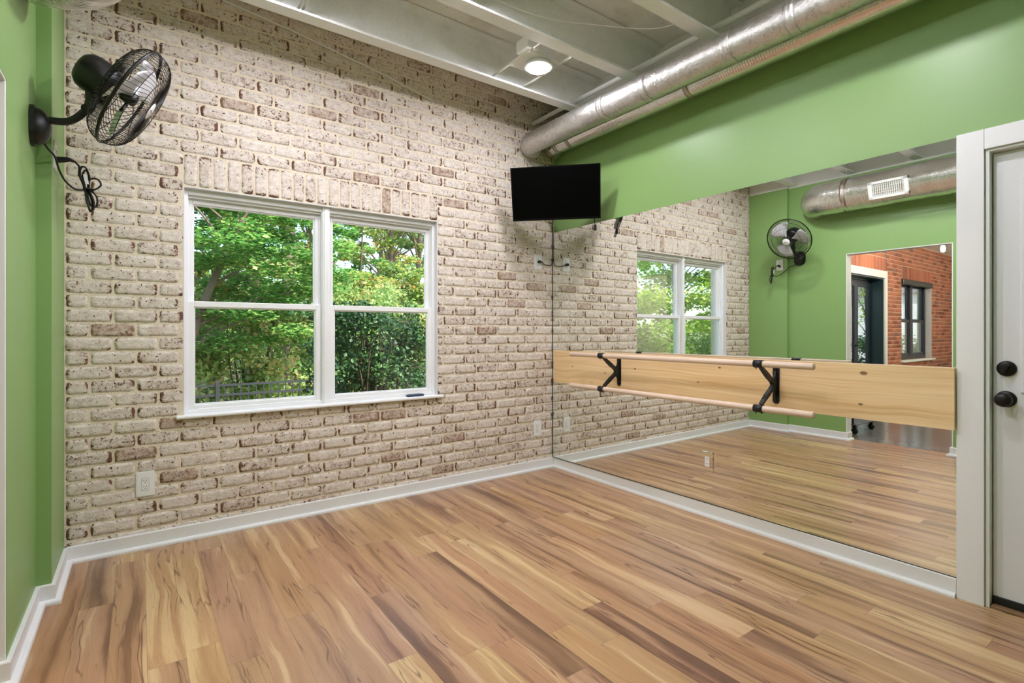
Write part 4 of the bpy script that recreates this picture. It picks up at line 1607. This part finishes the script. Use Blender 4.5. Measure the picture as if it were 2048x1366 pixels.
def leaves(name, parent, mat, centers, radii, n, size, seed, flat=0.55, droop=.25):
    """n leaves spread over ellipsoid clusters; every leaf is a folded four-point blade"""
    rg = np.random.default_rng(seed)
    centers = np.array(centers, float)
    radii = np.array(radii, float)
    idx = rg.integers(0, len(centers), n)
    d = rg.normal(size=(n, 3))
    d /= np.linalg.norm(d, axis=1)[:, None]
    rad = rg.random(n)[:, None] ** (1 / 2.2)
    c = centers[idx] + d * rad * radii[idx]
    # leaf frames
    nz = rg.normal(size=(n, 3)) * (1 - flat)
    nz[:, 2] += flat * 1.6
    nz /= np.linalg.norm(nz, axis=1)[:, None]
    ax = rg.normal(size=(n, 3))
    ax[:, 2] -= droop
    ax -= nz * (ax * nz).sum(1)[:, None]
    ax /= np.linalg.norm(ax, axis=1)[:, None]
    sd = np.cross(nz, ax)
    s = size * rg.uniform(.55, 1.25, n)[:, None]
    w = s * rg.uniform(.32, .48, n)[:, None]
    fold = nz * s * .12
    v = np.empty((n, 6, 3))
    v[:, 0] = c - ax * s * .5
    v[:, 1] = c - ax * s * .08 + sd * w + fold
    v[:, 2] = c + ax * s * .22 + sd * w * .62 + fold * .8
    v[:, 3] = c + ax * s * .55
    v[:, 4] = c + ax * s * .22 - sd * w * .62 + fold * .8
    v[:, 5] = c - ax * s * .08 - sd * w + fold
    b = np.arange(n)[:, None] * 6
    f = np.concatenate([b + np.array([[0, 1, 2, 3]]), b + np.array([[0, 3, 4, 5]])], 1).reshape(-1, 4)
    me = bpy.data.meshes.new(name)
    me.vertices.add(n * 6)
    me.vertices.foreach_set('co', v.ravel())
    me.loops.add(n * 8)
    me.loops.foreach_set('vertex_index', f.ravel().astype(np.int32))
    me.polygons.add(n * 2)
    me.polygons.foreach_set('loop_start', np.arange(n * 2, dtype=np.int32) * 4)
    at = me.attributes.new('rnd', 'FLOAT', 'FACE')
    clr = rg.random(len(centers)) * .35
    rv = np.clip(rg.random(n) * .75 + clr[idx] - .05, 0, 1)
    at.data.foreach_set('value', np.repeat(rv, 2).astype(np.float32))
    me.materials.append(mat)
    me.update(calc_edges=True)
    me.validate()
    o = bpy.data.objects.new(name, me)
    COL.objects.link(o)
    o.parent = parent
    o.matrix_parent_inverse = Matrix.Translation(parent.location).inverted()
    o['kind'] = 'stuff'
    return o


def tree(x, y, h, cr, cz, mat, bark, n, size, seed, label, trunk=.12, lean=(0, 0), ncl=60, flat=.55, cat='tree', name='tree', group='trees outside the window', bough=2):
    """trunk with boughs; crown = ellipsoid radii cr around height cz"""
    rng = random.Random(seed)
    e = empty(name, (x, y, GZ), label, cat, group)
    mb = MB()
    top = Vector((x + lean[0], y + lean[1], GZ + h * .92))
    tr = smoothpath([(x, y, GZ - .05), (x + lean[0] * .3 + rng.uniform(-.08, .08), y + lean[1] * .3, GZ + h * .35), (x + lean[0] * .7 + rng.uniform(-.1, .1), y + lean[1] * .6, GZ + h * .65), top], 6)
    mb.tube(tr, trunk, 10, radii=[trunk * (1 - .8 * i / (len(tr) - 1)) for i in range(len(tr))])
    cen, rad = [], []
    ctr = Vector((x + lean[0] * .6, y + lean[1] * .6, GZ + cz))
    for k in range(ncl):
        while True:
            d = Vector((rng.uniform(-1, 1), rng.uniform(-1, 1), rng.uniform(-1, 1)))
            if .25 < d.length < 1:
                break
        p = ctr + Vector((d.x * cr[0], d.y * cr[1], d.z * cr[2]))
        cen.append(p)
        sz = rng.uniform(.16, .30) * max(cr[0], cr[1])
        rad.append((sz, sz, sz * .38))
        if k % bough == 0:
            i0 = min(len(tr) - 2, max(2, int((p.z - GZ) / h * .75 * len(tr))))
            q = tr[i0]
            mid = (q + p) / 2 + Vector((0, 0, .08 * (p - q).length))
            bp = smoothpath([q, mid, p], 4)
            r0 = trunk * (1 - .8 * i0 / len(tr)) * .42
            mb.tube(bp, r0, 5, caps=False, radii=[r0 * (1 - .85 * i / (len(bp) - 1)) + .004 for i in range(len(bp))])
    mb.build('trunk', bark, e)
    leaves('foliage', e, mat, cen, rad, n, size, seed, flat)
    return e


def shrub(x, y, rx, ry, h, mat, n, size, seed, label, stems=12, cs=.22, group='shrubs outside the window', cat='shrub', base=.25, name='shrub', ncl=45):
    rng = random.Random(seed)
    e = empty(name, (x, y, GZ), label, cat, group)
    mb = MB()
    cen, rad = [], []
    for k in range(stems):
        a = rng.uniform(0, 2 * PI)
        r = rng.uniform(.05, .75)
        p1 = Vector((x + .35 * r * rx * math.cos(a), y + .35 * r * ry * math.sin(a), GZ - .03))
        p3 = Vector((x + r * rx * math.cos(a), y + r * ry * math.sin(a), GZ + h * rng.uniform(.75, .98)))
        p2 = (p1 + p3) / 2 + Vector((rng.uniform(-.10, .10), rng.uniform(-.10, .10), 0))
        bp = smoothpath([p1, p2, p3], 6)
        mb.tube(bp, .016, 6, caps=False, radii=[.022 * (1 - .7 * i / (len(bp) - 1)) for i in range(len(bp))])
        for _ in range(4):
            i = rng.randrange(4, len(bp))
            q = bp[i]
            p = q + Vector((rng.uniform(-.35, .35), rng.uniform(-.35, .35), rng.uniform(.0, .3)))
            mb.tube([q, (q + p) / 2 + Vector((0, 0, .03)), p], .005, 4, caps=False)
    for k in range(ncl):
        a = rng.uniform(0, 2 * PI)
        r = math.sqrt(rng.random())
        hh_ = h * (base + (1 - base) * rng.random())
        cen.append((x + r * rx * math.cos(a) * .85, y + r * ry * math.sin(a) * .85, GZ + hh_))
        s_ = cs * min(1.6, max(rx, ry))
        rad.append((s_, s_, s_ * .75))
    mb.build('stems', M['bark_dark'], e)
    leaves('foliage', e, mat, cen, rad, n, size, seed + 7, .35)
    return e


# maple whose low crown fills the left half of the window
tree(-2.75, 6.6, 6.5, (1.9, 1.6, 2.3), 3.5, M['leaf_maple'], M['bark'], 30000, .084, 11, 'leafy green maple filling the upper left window panes', .09, (1.9, .2), 110, .7, bough=9)
tree(-.70, 11.2, 11, (2.4, 2.2, 3.6), 7.2, M['leaf_maple'], M['bark_dark'], 9000, .13, 12, 'dark trunked tree behind the maple, seen through left panes', .22, (.1, .2), 50)
tree(.25, 11.0, 11, (2.2, 2.2, 3.4), 7.6, M['leaf_mixed'], M['bark'], 8000, .13, 13, 'thick trunked tree right of the dark one, seen through left panes', .24, (-.2, .2), 45)
tree(4.30, 14.0, 12, (2.2, 2.0, 4.2), 7.0, M['leaf_mixed'], M['bark'], 4500, .13, 14, 'straight tree seen through the upper right window panes', .12, (.1, .3), 55)
tree(4.75, 13.6, 12, (2.0, 2.0, 4.2), 7.4, M['leaf_mixed'], M['bark'], 3500, .13, 15, 'leaning slim tree at right edge of the upper right panes', .13, (1.1, .3), 45)
tree(2.30, 12.0, 6, (2.0, 1.8, 1.7), 2.6, M['leaf_mixed'], M['bark_dark'], 12000, .12, 16, 'yellowing young tree low behind the hedge in right panes', .07, (.2, 0), 60)
tree(3.40, 9.5, 5, (1.5, 1.2, 1.3), 2.7, M['leaf_mixed'], M['bark_dark'], 7000, .11, 26, 'small reddish sapling above the hedge in right panes', .04, (.2, 0), 40)
# masses of woodland behind
wood = [(-5.2, 20, 12), (-.9, 17.2, 11), (2.9, 19.5, 11), (6.6, 21, 10), (9.6, 18, 12), (13.5, 17, 12), (-10.5, 15, 11), (-15, 13, 11), (4.9, 25, 9), (1.2, 24, 10), (-3.0, 24.5, 11), (8.6, 26, 11)]
wl = ['tall tree in the woods behind the maple, left', 'tall tree in the woods behind the two thick trunks', 'tall tree in the woods behind the window mullion',
      'tall tree in the woods behind the straight slim trunk', 'tall tree in the woods at far right of the view', 'tree at the far right edge of the woods',
      'tree in the woods seen only in the mirror, nearer', 'tree in the woods seen only in the mirror, farthest left', 'shorter tree deep in the woods at right',
      'tree in the back row of the woods behind the mullion', 'tree in the back row of the woods behind the maple', 'tree in the back row of the woods at right edge']
for i, ((x, y, h), lb) in enumerate(zip(wood, wl)):
    tree(x, y, h, (2.1, 1.7, h * .42), h * .50, M['leaf_mixed'] if i % 3 else M['leaf_maple'], M['bark'], 10000 if x < 2 else 6500, .17, 40 + i, lb, .16, (0, 0), 60, .5)
# hedge and undergrowth
shrub(-.72, 2.75, .92, .70, 2.12, M['leaf_holly'], 7500, .055, 61, 'dark green hedge bush with bare stems outside right window pane', 26, base=.52, ncl=70)
under = [(-3.3, 7.6, 1.3, .9, 1.9), (-1.2, 8.2, 1.4, .9, 2.1), (.9, 8.4, 1.4, .9, 2.2), (3.0, 8.6, 1.4, .9, 2.3), (5.0, 9.6, 1.5, .9, 2.4), (-5.6, 8.4, 1.5, 1.0, 2.0), (-8.2, 9.0, 1.6, 1.0, 2.2), (7.2, 11, 1.6, 1.0, 2.4)]
ul = ['yellow green undergrowth beyond fence, left edge of lower left pane', 'undergrowth beyond fence in middle of lower left pane', 'undergrowth beyond fence behind the hedge bush',
      'undergrowth beyond fence right of the hedge bush', 'undergrowth at far right beyond the fence', 'undergrowth left of the window view beyond the fence', 'undergrowth seen only in the mirror beyond the fence', 'undergrowth at the far right edge of the yard']
for i, ((x, y, rx, ry, h), lb) in enumerate(zip(under, ul)):
    shrub(x, y, rx * 1.1, ry, h * 1.28, M['leaf_under'], 11000, .095, 70 + i, lb, 10, .22, base=.06, ncl=90)
for i, x in enumerate([-13.0, -8.6, -4.2, .2, 4.6, 9.0, 13.4]):
    shrub(x, 29.5, 1.75, 1.2, 4.6, M['leaf_under'], 4500, .24, 120 + i, 'blurred green thicket at the far back of the woods', 8, .62, group='thickets at the back of the woods', base=.04, ncl=70, name='thicket', cat='thicket')
# what the mirror shows through the window
tree(-8.7, 5.0, 5.2, (3.0, 1.5, 2.3), 2.9, M['leaf_bright'], M['bark'], 30000, .10, 81, 'bright yellow green tree seen in the mirrored window', .07, (.2, 0), 85, .5)
shrub(-7.5, 3.0, 1.3, .6, 1.75, M['leaf_holly'], 10000, .06, 82, 'dark evergreen hedge at the bottom of the mirrored window', 14, base=.1, ncl=70)

# fence
fence = empty('metal_fence', (-1.5, 5.5, GZ), 'low black metal picket fence crossing the yard beyond window', 'fence')
FZ = .40
for z in (FZ, FZ - .15, GZ + .12):
    MB().box((-6.5, 5.485, z - .016), (3.6, 5.515, z + .016)).build('rail', M['fence_black'], fence)
for i in range(6):
    x = -5.9 + i * 1.9
    MB().box((x - .028, 5.472, GZ - .05), (x + .028, 5.528, FZ + .06), 0, .004).build('post', M['fence_black'], fence)
pk = MB().box((-6.408, 5.492, GZ + .08), (-6.392, 5.508, FZ - .005)).build('picket', M['fence_black'], fence)
for i in range(1, 90):
    c = pk.copy()
    COL.objects.link(c)
    c.parent = fence
    c.matrix_parent_inverse = pk.matrix_parent_inverse.copy()
    c.location = (i * .11, 0, 0)

# white sided house beyond the next room's windows
house = empty('white_house', (-26, 4.5, GZ), 'white sided house glimpsed through windows of the next room', 'house')
MB().box((-28, .6, GZ), (-25, 9.0, 3.0)).build('wall', M['siding'], house)
MB().prism([(-28.2, 2.95), (-24.8, 2.95), (-26.5, 4.6)], .4, 9.2, lambda a, b, c: (a, c, b)).build('roof', plain('grey_shingle', (98, 96, 98), .9, bump=.6, bscale=12), house)
mb = MB().box((-25.0, 3.0, .7), (-24.94, 4.1, 2.1), 0, .01)
mb.build('window', M['pane_trim'], house)
shrub(-18.5, 3.4, 1.8, .8, 1.55, M['leaf_holly'], 5000, .09, 91, 'green shrub in front of the white house, by the glazed door', 8, base=.08)
shrub(-21.0, 2.6, 1.6, .8, 1.35, M['leaf_holly'], 4000, .09, 92, 'green shrub in front of the white house, by the dark window', 8, base=.08)
tree(-16.5, 3.1, 4.8, (1.1, .8, 1.5), 3.2, M['leaf_bright'], M['bark_dark'], 500, .09, 93, 'nearly bare small tree outside the glazed door of next room', .05, (.5, .1), 40)
